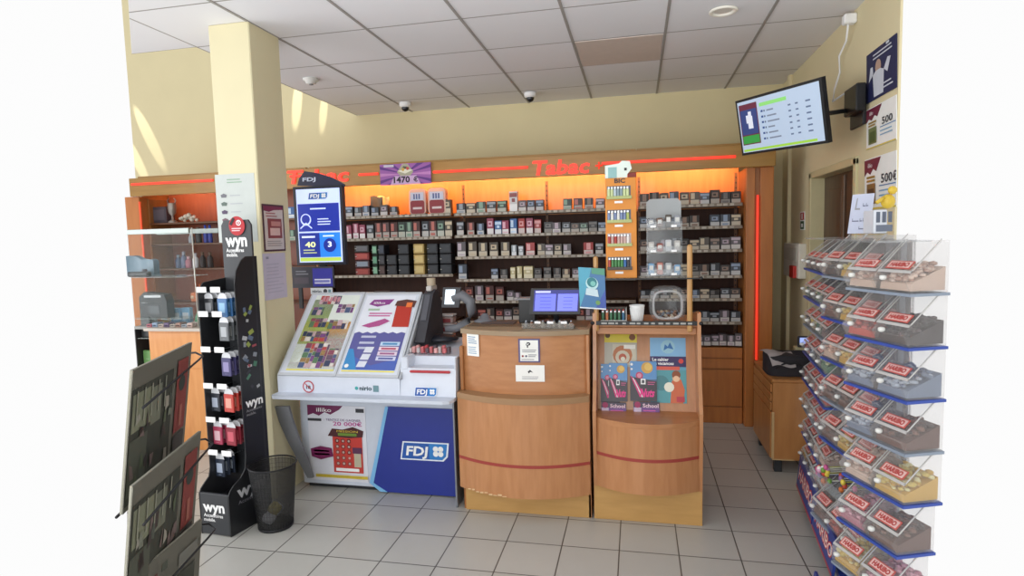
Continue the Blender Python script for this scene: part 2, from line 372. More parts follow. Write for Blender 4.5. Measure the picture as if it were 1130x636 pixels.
wall_art('safety_sign', 883.5, 234, 254, 888.5, 234, 254, 'tiny red and green safety sign on the right wall beside the door', 'sign', p_ext)
a, b = PX(873, 268, WR), PX(890, 308, WR)
r = root('alarm_control_box', (WR, (a.y+b.y)/2, b.z), 'white electrical box with a red call point on the right wall', 'control box')
MB().box((WR-.06, a.y, a.z), (WR-.001, b.y, b.z), M('DAD8CC', .5), .006).build('housing', r)
MB().box((WR-.063, a.y-.05, a.z-.035), (WR-.059, b.y+.05, (a.z+b.z)/2+.0), M('C9C7BA', .5), .003).build('cover', r)
q = PX(875, 299, WR-.06); MB().box((WR-.085, q.y-.11, q.z-.055), (WR-.055, q.y+.02, q.z+.045), M('B4241C', .4), .004).build('call_point', r)
# ------------------------------------------------------------------ tobacco wall
YF, YS, YBK = 5.10, 5.23, 5.52
FX0, FX1 = PY(142, 200, YF).x, 1.09
zt, zb = PY(560, 174, YF).z, PY(700, 190.5, YF).z
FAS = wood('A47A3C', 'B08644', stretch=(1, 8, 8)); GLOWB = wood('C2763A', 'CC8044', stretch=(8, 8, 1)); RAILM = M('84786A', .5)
r = root('shop_fascia', ((FX0+FX1)/2, YF, zb), 'long wooden fascia board with red neon lines running above the tobacco shelves', 'fascia')
mb = MB(); mb.box((FX0, YF, zb), (FX1, YF+.03, zt), FAS, .004); mb.build('board', r)
def neon(x0, y0, x1, y1, hh=.011, m=NEON):
    a, b = PY(x0, y0, YF), PY(x1, y1, YF); z = (a.z+b.z)/2
    MB().box((a.x, YF-.014, z-hh), (b.x, YF-.001, z+hh), m, .004).build('neon_strip', r)
neon(145, 202, 236, 201); neon(320, 195, 335, 194); neon(396, 193, 418, 192); neon(478, 189.5, 583, 185.5); neon(664, 181, 812, 172.5)
def neon_word(t, x0, yb, x1, hgt):
    a, b = PY(x0, yb, YF), PY(x1, yb, YF)
    F = Matrix.Translation((a.x, YF-.012, a.z)) @ Matrix.Rotation(math.pi/2, 4, 'X')
    mb = MB(F); mb.text(t, NEON, size=hgt, bold=.02, width=b.x-a.x, italic=.15, depth=.011); 
    mb.build('neon_lettering', r)
neon_word('Tabac', 588, 193.5, 651, .17); neon_word('Tabac', 318, 203, 386, .17)
mb = MB(); q = PY(661, 183, YF); mb.tube([(q.x-.03, YF-.01, q.z), (q.x+.03, YF-.01, q.z)], .006, NEON); mb.tube([(q.x, YF-.01, q.z-.03), (q.x, YF-.01, q.z+.03)], .006, NEON); mb.build('neon_star', r)
# right pilaster with the upright neon line
PXR0 = PY(823, 300, 5.14).x
r = root('wooden_pilaster', (1.0, 5.16, 0), 'tall wooden end panel with an upright red neon line beside the right wall', 'panel')
mb = MB(); xm = PY(836, 300, 5.12).x
mb.box((PXR0, 5.14, 0), (xm-.02, 5.2, zb), PANELW, .004); mb.box((xm+.02, 5.14, 0), (1.085, 5.2, zb), PANELW, .004); mb.box((xm-.03, 5.17, 0), (xm+.03, 5.2, zb), BEECHD, .002)
mb.box((1.06, 5.2, 0), (1.085, 5.9, zt-.004), BEECHD, .003); mb.box((PXR0, 5.2, 0), (PXR0+.022, 5.9, zb), PANELW, .003); mb.build('body', r)
z0, z1 = PY(836, 398, 5.12).z, PY(836, 215, 5.12).z
MB().box((xm-.009, 5.13, z0), (xm+.009, 5.15, z1), M('E83820', .4, emit=.85), .004).build('neon_strip', r)
# bays
SHADEB = wood('3C2218', '48291C', stretch=(8, 8, 1), rough=.7, coat=0)  # lower back wood darkened: the shade between the shelves is in its colour
def Zs(x, y): return PY(x, y, YS).z
RZ = [Zs(820, y) for y in (225, 250, 276, 305, 330.5, 356.5)]
XA0, XB0, XC0, XC1 = -3.02, PY(501, 280, YS).x, PY(703, 280, YS).x, PXR0
def bay(label, x0, x1, zs, back, strips=(), base=.66, top=None, rails=True, plinth=True, sides=(1, 1)):
    r = root('shelving_bay', ((x0+x1)/2, YBK, 0), label, 'shelving')
    zsp = max(zs)-.02; MB().box((x0, YBK, base), (x1, YBK+.02, zsp), SHADEB if rails else back, .002).build('back_panel', r); MB().box((x0, YBK, zsp), (x1, YBK+.02, zt), back, .002).build('lit_back_panel', r)
    MB().box((x0+.002, YF+.032, zt), (x1-.002, WB-.01, zt+.018), FAS, .003).build('top_board', r)
    mb = MB()
    for s_, x in zip(sides, (x0, x1)):
        if s_: mb.box((x-.011, YS+.01, base), (x+.011, YBK, zb-.02), BEECHD, .002)
    if mb.v: mb.build('upright', r)
    for z in zs:
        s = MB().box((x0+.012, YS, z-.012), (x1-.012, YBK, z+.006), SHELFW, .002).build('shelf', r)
        if rails:
            m2 = MB(); m2.box((x0+.014, YS-.008, z-.016), (x1-.014, YS, z+.012), RAILM, .002)
            x = x0+.03
            while x < x1-.06:
                m2.box((x, YS-.0095, z-.011), (x+.032+.01*random.random(), YS-.0075, z+.008), random.choice((M('C0BAAE', .6), M('A8A296', .6), M('B8AE9E', .6))), 0); x += .05+.012*random.random()
            m2.build('price_rail', s)
    for sx in strips:
        m2 = MB(); X_ = PY(sx, 200, YBK-.002).x
        m2.box((X_-.012, YBK-.006, base), (X_+.012, YBK-.0005, zb), M('7A5030', .5), .001)
        for k in range(34): m2.box((X_-.004, YBK-.0075, zb-.05-.045*k), (X_+.004, YBK-.0055, zb-.035-.045*k), BLACK, 0)
        m2.build('slotted_strip', r)
    return r
zbox = Zs(440, 304.5)
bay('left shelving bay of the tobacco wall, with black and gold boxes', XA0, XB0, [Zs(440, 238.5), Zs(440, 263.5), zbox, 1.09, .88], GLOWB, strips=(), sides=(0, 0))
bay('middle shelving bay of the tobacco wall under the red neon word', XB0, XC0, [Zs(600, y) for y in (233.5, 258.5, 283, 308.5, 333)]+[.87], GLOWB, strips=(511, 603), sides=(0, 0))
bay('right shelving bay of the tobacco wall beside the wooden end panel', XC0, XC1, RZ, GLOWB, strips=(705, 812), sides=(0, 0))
# base cabinets under the shelves
def base_cab(x0, x1, label):
    r = root('base_cabinet', ((x0+x1)/2, YS+.15, 0), label, 'cabinet')
    mb = MB(); mb.box((x0+.003, YS, .08), (x1-.003, YBK+.02, .657), BEECHD, .003); mb.box((x0+.003, YS-.012, 0), (x1-.003, YS+.02, .14), PANELW, .003); mb.build('body', r)
    n = max(1, round((x1-x0)/.5)); w = (x1-x0)/n
    for k in range(n):
        a, b = x0+k*w+.006, x0+(k+1)*w-.006
        MB().box((a, YS-.014, .57), (b, YS-.001, .655), PANELW, .003).build('drawer', r)
        MB().box((a, YS-.014, .475), (b, YS-.001, .56), PANELW, .003).build('drawer', r)
        MB().box((a, YS-.014, .15), (b, YS-.001, .465), PANELW, .003).build('door', r)
base_cab(XA0, XB0-.002, 'wooden base cabinet under the left tobacco bay behind the lottery counter')
base_cab(XB0+.002, XC0-.002, 'wooden base cabinet under the middle tobacco bay behind the till counter')
base_cab(XC0+.002, XC1-.002, 'wooden base cabinet with drawers under the right tobacco bay')
# warm lamps behind the fascia, as the shop has
def area(name, loc, rot, sx, sy_, power, col):
    l = bpy.data.lights.new(name, 'AREA'); l.shape = 'RECTANGLE'; l.size = sx; l.size_y = sy_; l.energy = power; l.color = col; l.spread = math.radians(100)
    o = bpy.data.objects.new(name, l); COL.objects.link(o); o.location = loc; o.rotation_euler = rot; return o
for x, w in ((-2.3, 1.3), (-.85, 1.5), (.42, .85)):
    area('cove_lamp', (x, YF+.07, zt-.02), (math.radians(62), 0, 0), w, .03, 5.5*w, (1, .52, .22))
area('cove_lamp', (-4.3, YF+.07, zt-.02), (math.radians(62), 0, 0), 1.1, .03, 3, (1, .55, .3))
# ---- packs
def pack_mesh(w, h, d, top, acc, low, style):
    mb = MB(); T_ = M(top, .4); A_ = M(acc, .4); L_ = M(low, .5)
    mb.box((-w/2, 0, 0), (w/2, d, h), T_, .0015)
    y = -.0006
    def rc(a, b, c, e, m, k=1): mb.poly([(-w/2+a*w, y*k, b*h), (-w/2+c*w, y*k, b*h), (-w/2+c*w, y*k, e*h), (-w/2+a*w, y*k, e*h)], m)
    rc(.04, .03, .96, .38, L_)
    if style == 0: rc(.18, .5, .8, .82, A_); rc(.3, .6, .6, .74, T_, 2)
    elif style == 1: rc(.1, .45, .5, .9, A_); rc(.15, .12, .85, .2, A_, 2)
    elif style == 2: rc(.04, .72, .96, .92, A_); rc(.3, .48, .7, .66, A_)
    else: rc(.3, .42, .72, .95, A_); rc(.2, .1, .8, .26, A_, 2)
    return mb
PAL = [('3A3432', '8E7668', 'B8B0A6', 'dark brown'), ('2E3238', '9AA0A8', 'C0BEBA', 'charcoal'), ('4A2A28', 'B86A60', 'B0A8A0', 'dark red'), ('3C4450', '8C9CB4', 'C4C4C4', 'slate blue'),
       ('34403A', '86A490', 'B8BCB0', 'dark green'), ('504840', 'C8B89C', 'C6BCA8', 'taupe'), ('282626', '6E6A68', '8C8882', 'black'), ('5A5458', 'B8A8B4', 'D0CCC8', 'grey')]
PALW = [('8E3450', 'E0B0C0', 'E4E0E0', 'pink'), ('3C66A0', 'C0D8F0', 'E4E6EA', 'light blue'), ('D0D0D0', '8C4A4A', 'F0F0F0', 'white'), ('A4302E', 'E0A0A0', 'D8C8C4', 'red'), ('C8BC8C', 'EDE6C8', 'E6DEC0', 'cream'), ('9CA4AA', 'E0E4E8', 'DDE0E2', 'silver')]
PM = {}
def pack(pal, w, h, st):
    k = (pal[3], round(w, 3), round(h, 3), st)
    if k not in PM:
        o = pack_mesh(w, h, .06, pal[0], pal[1], pal[2], st).build('pack_source'); PM[k] = o.data; bpy.data.objects.remove(o)
    return PM[k]
def occluded(x, y):
    for a, b, c, d in ((670, 701, 195, 306), (640, 668, 296, 340), (578, 638, 322, 350), (328, 380, 190, 292), (512, 655, 362, 600), (300, 456, 326, 600), (655, 765, 350, 600), (655, 700, 322, 346)):
        if a < x < b and c < y < d: return True
    return False
npk = 0
def row(bayname, shelfword, kind, name, cat, z, segs, group):
    """segs: (x pixel from, x pixel to, width m, height m, palette list)"""
    global npk
    lst = []
    for (xa, xb, w, h, pals) in segs:
        a, b = PY(xa, 280, YS).x, PY(xb, 280, YS).x; n = max(1, int((b-a)/(w*1.05)))
        for i in range(n):
            x = a+(b-a)*(i+.5)/n; p_ = random.choice(pals)
            hh = h*random.choice((.9, 1, 1, 1.08)); px = proj((x, YS, z+hh/2))
            if occluded(*px): continue
            if random.random() < .03: continue
            lst.append((x, w, hh, p_))
    n = len(lst)
    for i, (x, w, hh, p_) in enumerate(lst):
        o = bpy.data.objects.new(name, pack(p_, w, hh, random.randrange(4))); COL.objects.link(o)
        o.location = (x+random.uniform(-.003, .003), YS+.008+random.uniform(0, .02), z+.0065); o.rotation_euler = (0, 0, random.uniform(-.08, .08))
        k = ORD[i]+' from left' if i < n/2 else (ORD[n-1-i]+' from right' if i < n-1 else 'rightmost')
        if i == 0: k = 'leftmost'
        tag(o, f'{p_[3]} {kind}, {k} on {shelfword} shelf, {bayname} tobacco bay', cat, group); npk += 1
D = PAL; G = 'cigarette packs on the tobacco shelves'
zB = [Zs(600, y) for y in (233.5, 258.5, 283, 308.5, 333)]+[.87]
kp = 'cigarette pack'
# middle bay
row('middle', 'top', kp, 'cigarette_pack', 'cigarette pack', zB[0], [(504, 560, .085, .105, [D[1], D[4], D[5]]), (563, 572, .075, .17, [PALW[2]]), (573, 601, .07, .1, D), (621, 669, .075, .1, D)], G)
row('middle', 'second', kp, 'cigarette_pack', 'cigarette pack', zB[1], [(503, 536, .068, .12, [D[3], PALW[1], D[1], D[2]]), (537, 598, .062, .14, PALW[:4]), (600, 701, .075, .095, D)], G)
row('middle', 'third', kp, 'cigarette_pack', 'cigarette pack', zB[2], [(503, 563, .082, .13, [D[5], D[1], D[7], PALW[5]]), (563, 578, .045, .1, [PALW[5]]), (580, 590, .08, .11, [PALW[3]]), (592, 630, .07, .1, [D[5], D[0], D[7]]), (644, 655, .085, .12, [PALW[3]]), (656, 701, .07, .1, D)], G)
row('middle', 'fourth', kp, 'cigarette_pack', 'cigarette pack', zB[3], [(503, 528, .08, .13, [D[2], D[3]]), (530, 560, .065, .09, D), (561, 576, .045, .105, [PALW[4]]), (577, 587, .085, .105, [PALW[4]]), (588, 640, .068, .095, D)], G)
row('middle', 'fifth', kp, 'cigarette_pack', 'cigarette pack', zB[4], [(510, 556, .078, .13, [D[3], D[2], D[0], D[7]]), (557, 582, .065, .085, [D[1], D[7]]), (668, 702, .07, .1, D)], G)
row('middle', 'lowest', kp, 'cigarette_pack', 'cigarette pack', zB[5], [(524, 655, .075, .12, [D[3], D[2], D[0], D[7]])], G)
# right bay
for k, z in enumerate(RZ):
    row('right', ['top', 'second', 'third', 'fourth', 'fifth', 'lowest'][k], kp, 'cigarette_pack', 'cigarette pack', z, [(706, 818, .078, [.11, .1, .1, .1, .085, .09][k], [D[0], D[1], D[5], D[6], D[7], D[3]])], G)
row('right', 'cabinet-top', kp, 'cigarette_pack', 'cigarette pack', .662, [(768, 812, .06, .1, [D[7]]), (812, 819, .055, .1, [D[7]])], G)
# left bay
ZA = [Zs(440, 238.5), Zs(440, 263.5)]
row('left', 'top', kp, 'cigarette_pack', 'cigarette pack', ZA[0], [(318, 326, .07, .12, [PALW[1]]), (381, 440, .075, .095, [D[3], D[7], D[1]]), (489, 500, .075, .13, [D[5], PALW[2]])], G)
row('left', 'second', kp, 'cigarette_pack', 'cigarette pack', ZA[1], [(318, 326, .07, .12, [D[4]]), (381, 404, .06, .15, [PALW[1], PALW[0], PALW[5]]), (405, 500, .07, .15, [D[4], D[1], D[5], D[4], D[2]])], G)
row('left', 'third', kp, 'cigarette_pack', 'cigarette pack', zbox, [(321, 327, .07, .12, [D[0]])], G)
# stacked boxes of the left bay
def boxes(x0, x1, rows_, pals, name, cat, desc, grp, hh=.098):
    a, b = PY(x0, 280, YS).x, PY(x1, 280, YS).x
    for k in range(rows_):
        mb = MB(); w = b-a-.012; p_ = pals[k % len(pals)]
        mb.cb((0, .07, hh/2-.002), (w, .12, hh-.006), M(p_[0], .45), .004)
        mb.box((-w*.38, .008, hh*.18), (w*.38, .0095, hh*.8), M(p_[1], .5), .0005)
        mb.lathe([(.009, 0), (.008, .004), (.001, .005)], M('D8D8D0', .4), 10, (-w*.4, .006, hh*.45))
        o = mb.build(name); o.location = ((a+b)/2, YS+.005, zbox+.0065+k*hh)
        pos = ['bottom', 'middle', 'top'][k] if rows_ == 3 else ['bottom', 'second', 'third', 'top'][k]
        tag(o, f'{p_[2]} {desc}, {pos} one of its stack', cat, grp)
BK = [('26292E', '33373D', 'black')]; GD = [('B89C5C', 'D8C080', 'gold')]
g = 'square tobacco boxes stacked in the left bay'
boxes(425, 437, 2, BK, 'storage_box', 'box', 'square box in the two-high stack', g)
boxes(438, 451, 3, BK, 'storage_box', 'box', 'square box just left of gold ones', g)
boxes(455, 468, 3, GD, 'storage_box', 'box', 'square box between black stacks', g)
boxes(470, 483, 3, BK, 'storage_box', 'box', 'square box just right of gold ones', g)
boxes(484, 498, 3, BK, 'storage_box', 'box', 'square box, rightmost column of left bay', g)
RD = [('7A2420', 'A8443C', 'red'), ('4A3038', '8C98A8', 'maroon'), ('8A2A28', 'B85048', 'red'), ('34302E', '6A6A70', 'dark')]
boxes(390, 407, 4, RD, 'tobacco_tin', 'tin', 'wide tobacco tin right of lottery screen', 'tobacco tins beside the lottery screen', .074)
GN = [('1E3A2A', '8CC0A0', 'green'), ('1E3A2A', '6CA888', 'green'), ('20402E', '8CC0A0', 'green')]
boxes(409, 416, 3, GN, 'tobacco_tin', 'tin', 'narrow tobacco tin beside the wide tins', 'narrow green tins in the left bay')
DK2 = [('3A2A28', '5A4440', 'brown'), ('2A2A2E', '44444A', 'black'), ('2A2E38', '404858', 'navy')]
boxes(416, 424, 3, DK2, 'tobacco_tin', 'tin', 'small box right of the green tins', 'small dark boxes in the left bay')
# rounded display cases on the top shelf of the left bay
for xa, xb, lab in ((450, 470, 'rounded white plastic tobacco case on top shelf, left of the pair'), (471, 492, 'rounded white plastic tobacco case on top shelf, right of the pair')):
    a, b = PY(xa, 230, YS).x, PY(xb, 230, YS).x; w = b-a; z = ZA[0]+.0065; h = .24
    def rr(w, h, r_, n=5):
        pts = []
        for cx, cz, a0 in ((w/2-r_, r_, -90), (w/2-r_, h-r_, 0), (-w/2+r_, h-r_, 90), (-w/2+r_, r_, 180)):
            pts += [(cx+r_*math.cos(math.radians(a0+90*i/n)), cz+r_*math.sin(math.radians(a0+90*i/n))) for i in range(n+1)]
        return pts
    r = root('tobacco_case', ((a+b)/2, YS+.06, z), lab, 'plastic case', 'rounded tobacco cases on the top shelf')
    cx = (a+b)/2
    MB().ext([(cx+p[0], YS+.02, z+p[1]) for p in rr(w*.92, h, .04)], (0, .08, 0), M('DDB8A8', .3)).build('case', r)
    m2 = MB(); m2.ext([(cx+p[0], YS+.016, z+.01+p[1]) for p in rr(w*.76, h*.5, .02)], (0, .004, 0), M('8C3038', .4)); m2.box((cx-w*.36, YS+.0155, z+h*.55), (cx+w*.36, YS+.02, z+h*.86), M('C8D0E4', .4), .001)
    for i in range(3): m2.box((cx-w*.2+i*w*.14, YS+.0145, z+h*.6), (cx-w*.12+i*w*.14, YS+.0155, z+h*.8), M('4A5C94', .5), 0)
    m2.box((cx-w*.25, YS+.015, z+.05), (cx+w*.25, YS+.0165, z+.07), M('D8C8C8', .5), 0); m2.build('printed_front', r)
# two folded pouches
for xa, c, lab in ((415, '6A6258', 'crumpled grey tobacco pouch on top shelf right of the lottery screen'), (421, 'E0C890', 'folded cream card behind the crumpled pouch on the top shelf')):
    q = PY(xa, 230, YS+.09); mb = MB(); z = ZA[0]+.0065
    mb.grid(lambda u, v: (q.x-.06+.12*u+.008*math.sin(9*v), YS+.10+.014*math.sin(7*u+5*v)+(.03 if c[0] == 'E' else 0), z+.19*v+.012*math.sin(6*u)*v), 8, 8, M(c, .7))
    mb.grid(lambda u, v: (q.x-.06+.12*u+.008*math.sin(9*v), YS+.115+.014*math.sin(7*u+5*v)+(.03 if c[0] == 'E' else 0), z+.19*v+.012*math.sin(6*u)*v), 8, 8, M(c, .7))
    tag(mb.build('tobacco_pouch', loc=(q.x, YS+.1, z)), lab, 'pouch')
# ---- purple jackpot sign hung on the fascia
a, b, c = PY(420, 205, YF-.02), PY(476, 204, YF-.02), PY(420, 182, YF-.02)
b = Vector((b.x, b.y, a.z)); F = quadF(a, b, Vector((a.x, a.y, c.z)))
mb = MB(); A = panel(mb, F, M('9A5AA4', .5), .006)
for i in range(16):
    t = i*6.2832/16; cx, cy_ = .5, .5
    P = [(cx+.02*math.cos(t), cy_+.04*math.sin(t))]+[(min(1, max(0, cx+.8*math.cos(t+d))), min(1, max(0, cy_+.9*math.sin(t+d)))) for d in (-.09, .09)]
    A.L = 1; A.poly(P, M('5E2E80', .5) if i % 2 else M('C080BC', .5))
A.poly([(.34, .6), (.44, .95), (.5, 1.0), (.56, .95), (.66, .6), (.6, .42), (.4, .42)], M('A8A48C', .5)); A.poly([(.4, .62), (.47, .88), (.55, .84), (.6, .6)], M('4E5440', .5))
A.poly([(.35, .66), (.5, .52), (.66, .68), (.5, .74)], M('E0DCC8', .5)); A.disc(.46, .72, .03, M('C8A040')); A.disc(.55, .76, .03, M('C04C48')); A.rect(.08, .86, .28, .97, M('C8C0D0'))
A.poly([(.2, 0), (.8, 0), (.72, .42), (.28, .42)], M('C9A6CC', .5)); A.txt('1470', .27, .1, .3, M('15121C'), bold=.035, width=.32); A.txt('€', .66, .12, .24, M('15121C'), bold=.03)
tag(mb.build('jackpot_sign', loc=a), 'purple sunburst sign reading 1470 € hung on the fascia', 'sign')
# ---- left part of the tobacco wall, seen between the frame and the pillar
XL0, XL1 = PY(165, 260, YS).x, -3.05
r0_ = root('wooden_pilaster', (XL0-.1, 5.16, 0), 'orange wooden end panel with upright neon line at the far left', 'panel')
mb = MB(); xe = PY(143, 300, 5.12).x; mb.box((xe, 5.13, 0), (XL0, 5.2, zb), GLOWB, .004); mb.box((XL0-.034, 5.2, 0), (XL0-.013, 5.9, zt-.01), GLOWB, .003); mb.build('body', r0_)
xn = PY(159, 290, 5.12).x; MB().box((xn-.01, 5.115, .9), (xn+.01, 5.13, 2.1), M('E0512A', .4, emit=.5), .004).build('neon_strip', r0_)
rz = [Zs(200, y) for y in (246, 269.5, 297, 335)]
bay('far left shelving bay with gift items, seen left of the pillar', XL0, XL1, rz, wood('8E4A30', '9A5438', stretch=(8, 8, 1)), rails=False, sides=(1, 1))
base_cab(XL0, XL1, 'wooden base cabinet under the far left gift shelves')
def sit(x, z): return PY(x, 260, YS+.06).x, YS+.06, z+.0065
def bottle(x, z, h, rad, c, cap, lab, name='bottle'):
    X_, Y_, Z_ = sit(x, z); r = root(name, (X_, Y_, Z_), lab, name.replace('_', ' '))
    MB().lathe([(rad*.9, 0), (rad, .01), (rad, h*.62), (rad*.5, h*.76), (rad*.42, h*.8)], M(c, .25), 16, (X_, Y_, Z_)).build('body', r)
    MB().lathe([(rad*.5, h*.8), (rad*.52, h), (rad*.1, h*1.01)], M(cap, .4), 14, (X_, Y_, Z_)).build('cap', r)
# top shelf: dark box, cat-eared trophy, white ornaments
X_, Y_, Z_ = sit(176, rz[0]); mb = MB(); mb.box((X_-.09, Y_, Z_), (X_+.1, Y_+.12, Z_+.17), M('4A4650', .5), .006); mb.box((X_-.07, Y_-.002, Z_+.03), (X_+.08, Y_, Z_+.14), M('5C5862', .5), .001)
tag(mb.build('gift_box', loc=(X_, Y_, Z_)), 'dark grey gift box on the upper far left shelf', 'box')
X_, Y_, Z_ = sit(192, rz[0]); mb = MB(); mb.lathe([(.045, 0), (.045, .015), (.012, .03), (.01, .07), (.035, .1), (.042, .15), (.038, .2)], M('A09890', .3, metal=.5), 16, (X_, Y_, Z_), cap=False)
for s_ in (-1, 1): mb.tube([(X_+s_*.036, Y_, Z_+.19), (X_+s_*.05, Y_, Z_+.23), (X_+s_*.03, Y_, Z_+.25)], .006, STEEL)
tag(mb.build('trophy_cup', loc=(X_, Y_, Z_)), 'grey metal trophy cup on the upper far left shelf', 'trophy')
for i, (x, s_) in enumerate(((203, .8), (210, 1.2), (216, .9))):
    X_, Y_, Z_ = sit(x, rz[0]); mb = MB()
    for k in range(5): mb.ball((X_+.03*math.cos(k*1.3)*s_, Y_+.02*math.sin(k*1.3), Z_+.02*s_+.012*k*s_*.8), .02*s_, M('D8D0C0', .5), 8)
    tag(mb.build('ornament', loc=(X_, Y_, Z_)), ['small cream ornament left of two others on the upper far left shelf', 'tallest cream ornament, middle of three on the upper far left shelf', 'cream ornament nearest the pillar on the upper far left shelf'][i], 'ornament', 'cream ornaments on the upper shelf')
bottle(211, rz[1], .10, .028, '9CA0A8', 'C0C0C4', 'small grey jar left of dark bottles, second far left shelf', 'jar')
bottle(219, rz[1], .16, .03, '302C30', '807068', 'dark bottle beside the blue bottles, second far left shelf')
bottle(227, rz[1], .18, .022, '2A3A9C', '3C54C0', 'left blue bottle on the second far left shelf'); bottle(232, rz[1], .18, .022, '2A3A9C', '3C54C0', 'right blue bottle, nearest the pillar, second far left shelf')
for x, c, cp_, h, lab in ((195, '4A5878', '8890A0', .14, 'slate blue can left end of third far left shelf'), (201, '6C7490', 'A0A0B0', .17, 'tall grey blue flask on third far left shelf'), (206, 'B06878', 'D0A0A8', .12, 'pink bottle on third far left shelf'),
                        (214, 'E0E0E4', 'C8C8D0', .15, 'white bottle on third far left shelf'), (222, '33282A', '6A5040', .16, 'dark round flask on third far left shelf'), (230, '33282A', '6A5040', .16, 'dark round flask nearest the pillar on third far left shelf')):
    bottle(x, rz[2], h, .03, c, cp_, lab)
X_, Y_, Z_ = sit(212, rz[3]); mb = MB(); OR = M('D87840', .5)
mb.cb((X_, Y_+.03, Z_+.05), (.16, .06, .1), OR, .012); mb.cb((X_-.02, Y_+.03, Z_+.15), (.018, .03, .12), OR, .006); mb.cb((X_+.03, Y_+.03, Z_+.14), (.018, .03, .1), OR, .006)
for s_ in (-.05, .05): mb.tube([(X_+s_, Y_-.004, Z_+.05), (X_+s_, Y_+.004, Z_+.05)], .02, M('E8C8A8'), 12)
tag(mb.build('toy_truck', loc=(X_, Y_, Z_)), 'orange toy on the lowest far left shelf', 'toy')
X_, Y_, Z_ = sit(228, rz[3]); tag(MB().lathe([(.05, 0), (.045, .06), (.02, .12), (.012, .2), (.001, .21)], M('2C3038', .4), 14, (X_, Y_, Z_)).build('vase', loc=(X_, Y_, Z_)), 'dark pointed vase right of the orange toy on the lowest shelf', 'vase')
# ------------------------------------------------------------------ till counter (bowed front)
CX0, CX1 = PZ(513, 562, 0).x, PZ(653.5, 572, 0).x
YP = 3.32; ZT = PY(580, 366, 3.25).z
CBEE = wood('B27A4E', 'BE865A', stretch=(10, 10, 1.3), rough=.35); CBEE2 = wood('AF774C', 'BB8357', stretch=(1.3, 10, 10), rough=.35); PLI = wood('BC9154', 'C69A5C', stretch=(1.5, 8, 8))
def bow(x0, x1, ye, b):
    xc, hw = (x0+x1)/2, (x1-x0)/2
    return lambda x: ye-b*(1-((x-xc)/hw)**2)
def bowed(mb, x0, x1, fn, z0, z1, yb, m, n=22):
    P = [(x0+(x1-x0)*i/n, fn(x0+(x1-x0)*i/n)) for i in range(n+1)]
    o = [(x, y, z0) for x, y in P]+[(x1, yb, z0), (x0, yb, z0)]
    K = len(o); vs = o+[(x, y, z1) for x, y, _ in o]
    mb.add(vs, [(i, i+1, K+i+1, K+i) for i in range(n)], m, True)
    mb.add(vs, [list(range(K))[::-1], list(range(K, 2*K)), (n, n+1, K+n+1, K+n), (n+1, n+2, K+n+2, K+n+1), (n+2, 0, K, K+n+2)], m)
r = root('till_counter', ((CX0+CX1)/2, 3.5, 0), 'beech till counter with bowed front, red stripe and three notices', 'counter')
mb = MB(); mb.box((CX0+.01, YP, 0), (CX1-.004, YP+.02, .15), PLI, .002); mb.box((CX0-.004, YP+.01, 0), (CX0+.018, 4.0, 1.0), BEECHD, .003); mb.box((CX1-.02, YP+.0, 0), (CX1-.002, 4.0, ZT-.03), CBEE, .003); mb.box((CX0+.018, 3.98, 0), (CX1-.02, 4.0, 1.0), BEECHD, .002); mb.build('plinth', r)
zl = PY(580, 441, 3.17).z; z0 = PY(575, 551, 3.17).z
lowf = bow(CX0-.012, CX1-.004, 3.285, .115); upf = bow(CX0+.014, CX1-.004, 3.35, .09)
mb = MB(); bowed(mb, CX0-.012, CX1-.004, lowf, z0, zl-.035, 3.335, CBEE); mb.build('lower_panel', r)
zs = z0+.135+.06; q = PY(580, 516, 3.17).z
mb = MB(); bowed(mb, CX0-.012, CX1-.004, lambda x: lowf(x)-.002, q-.009, q+.009, 3.33, M('9C3C34', .5)); mb.build('red_stripe', r)
mb = MB(); bowed(mb, CX0-.012, CX1-.004, lambda x: lowf(x)-.004, zl-.035, zl, 3.4, EDGE); mb.build('ledge', r)
mb = MB(); bowed(mb, CX0+.012, CX1-.004, upf, zl, ZT-.028, 3.42, CBEE2); mb.build('upper_panel', r)
mb = MB(); bowed(mb, CX0+.004, CX1-.002, lambda x: upf(x)-.012, ZT-.028, ZT, 3.72, M('9A8468', .45)); mb.box((CX0+.02, 3.42, ZT), (CX1-.02, 3.7, ZT+.003), M('6E5A44', .5), .001)
mb.build('worktop', r)
mb = MB(); x = CX0+.06     # chipped edging of the lower panel
for i in range(9): mb.cb((x+i*.028, lowf(x+i*.028)-.0012, z0+.006+.004*math.sin(i*2)), (.024, .002, .008+.003*math.sin(i*3)), M('D8B88C', .8), .001)
mb.build('chipped_edge', r)
# notices
def cnote(x0, yt, x1, yb, name, label, cat, fn, m=PAPER, Yq=3.3):
    xc = (PY(x0, yt, Yq).x+PY(x1, yt, Yq).x)/2; Yn = upf(xc)-.004
    bl = PY(x0, yb, Yn); br = PY(x1, yb, Yn); tl = PY(x0, yt, Yn); br = Vector((br.x, Yn+.5*(upf(br.x)-upf(bl.x)), bl.z)); bl = Vector((bl.x, Yn-.5*(upf(br.x)-upf(bl.x)), bl.z)); tl = Vector((bl.x, bl.y, tl.z))
    mb = MB(); A = panel(mb, quadF(bl, br, tl), m, .0012); fn(A); return tag(mb.build(name, loc=bl), label, cat)
cnote(515, 369, 529.5, 393, 'paper_notice', 'narrow white paper notice with blue text at the counter top left corner', 'notice', lambda A: (A.lines(.1, .55, .9, .92, 4, M('6C90B4'), .4), A.lines(.1, .08, .9, .45, 4, M('7CA0C0'), .35)))
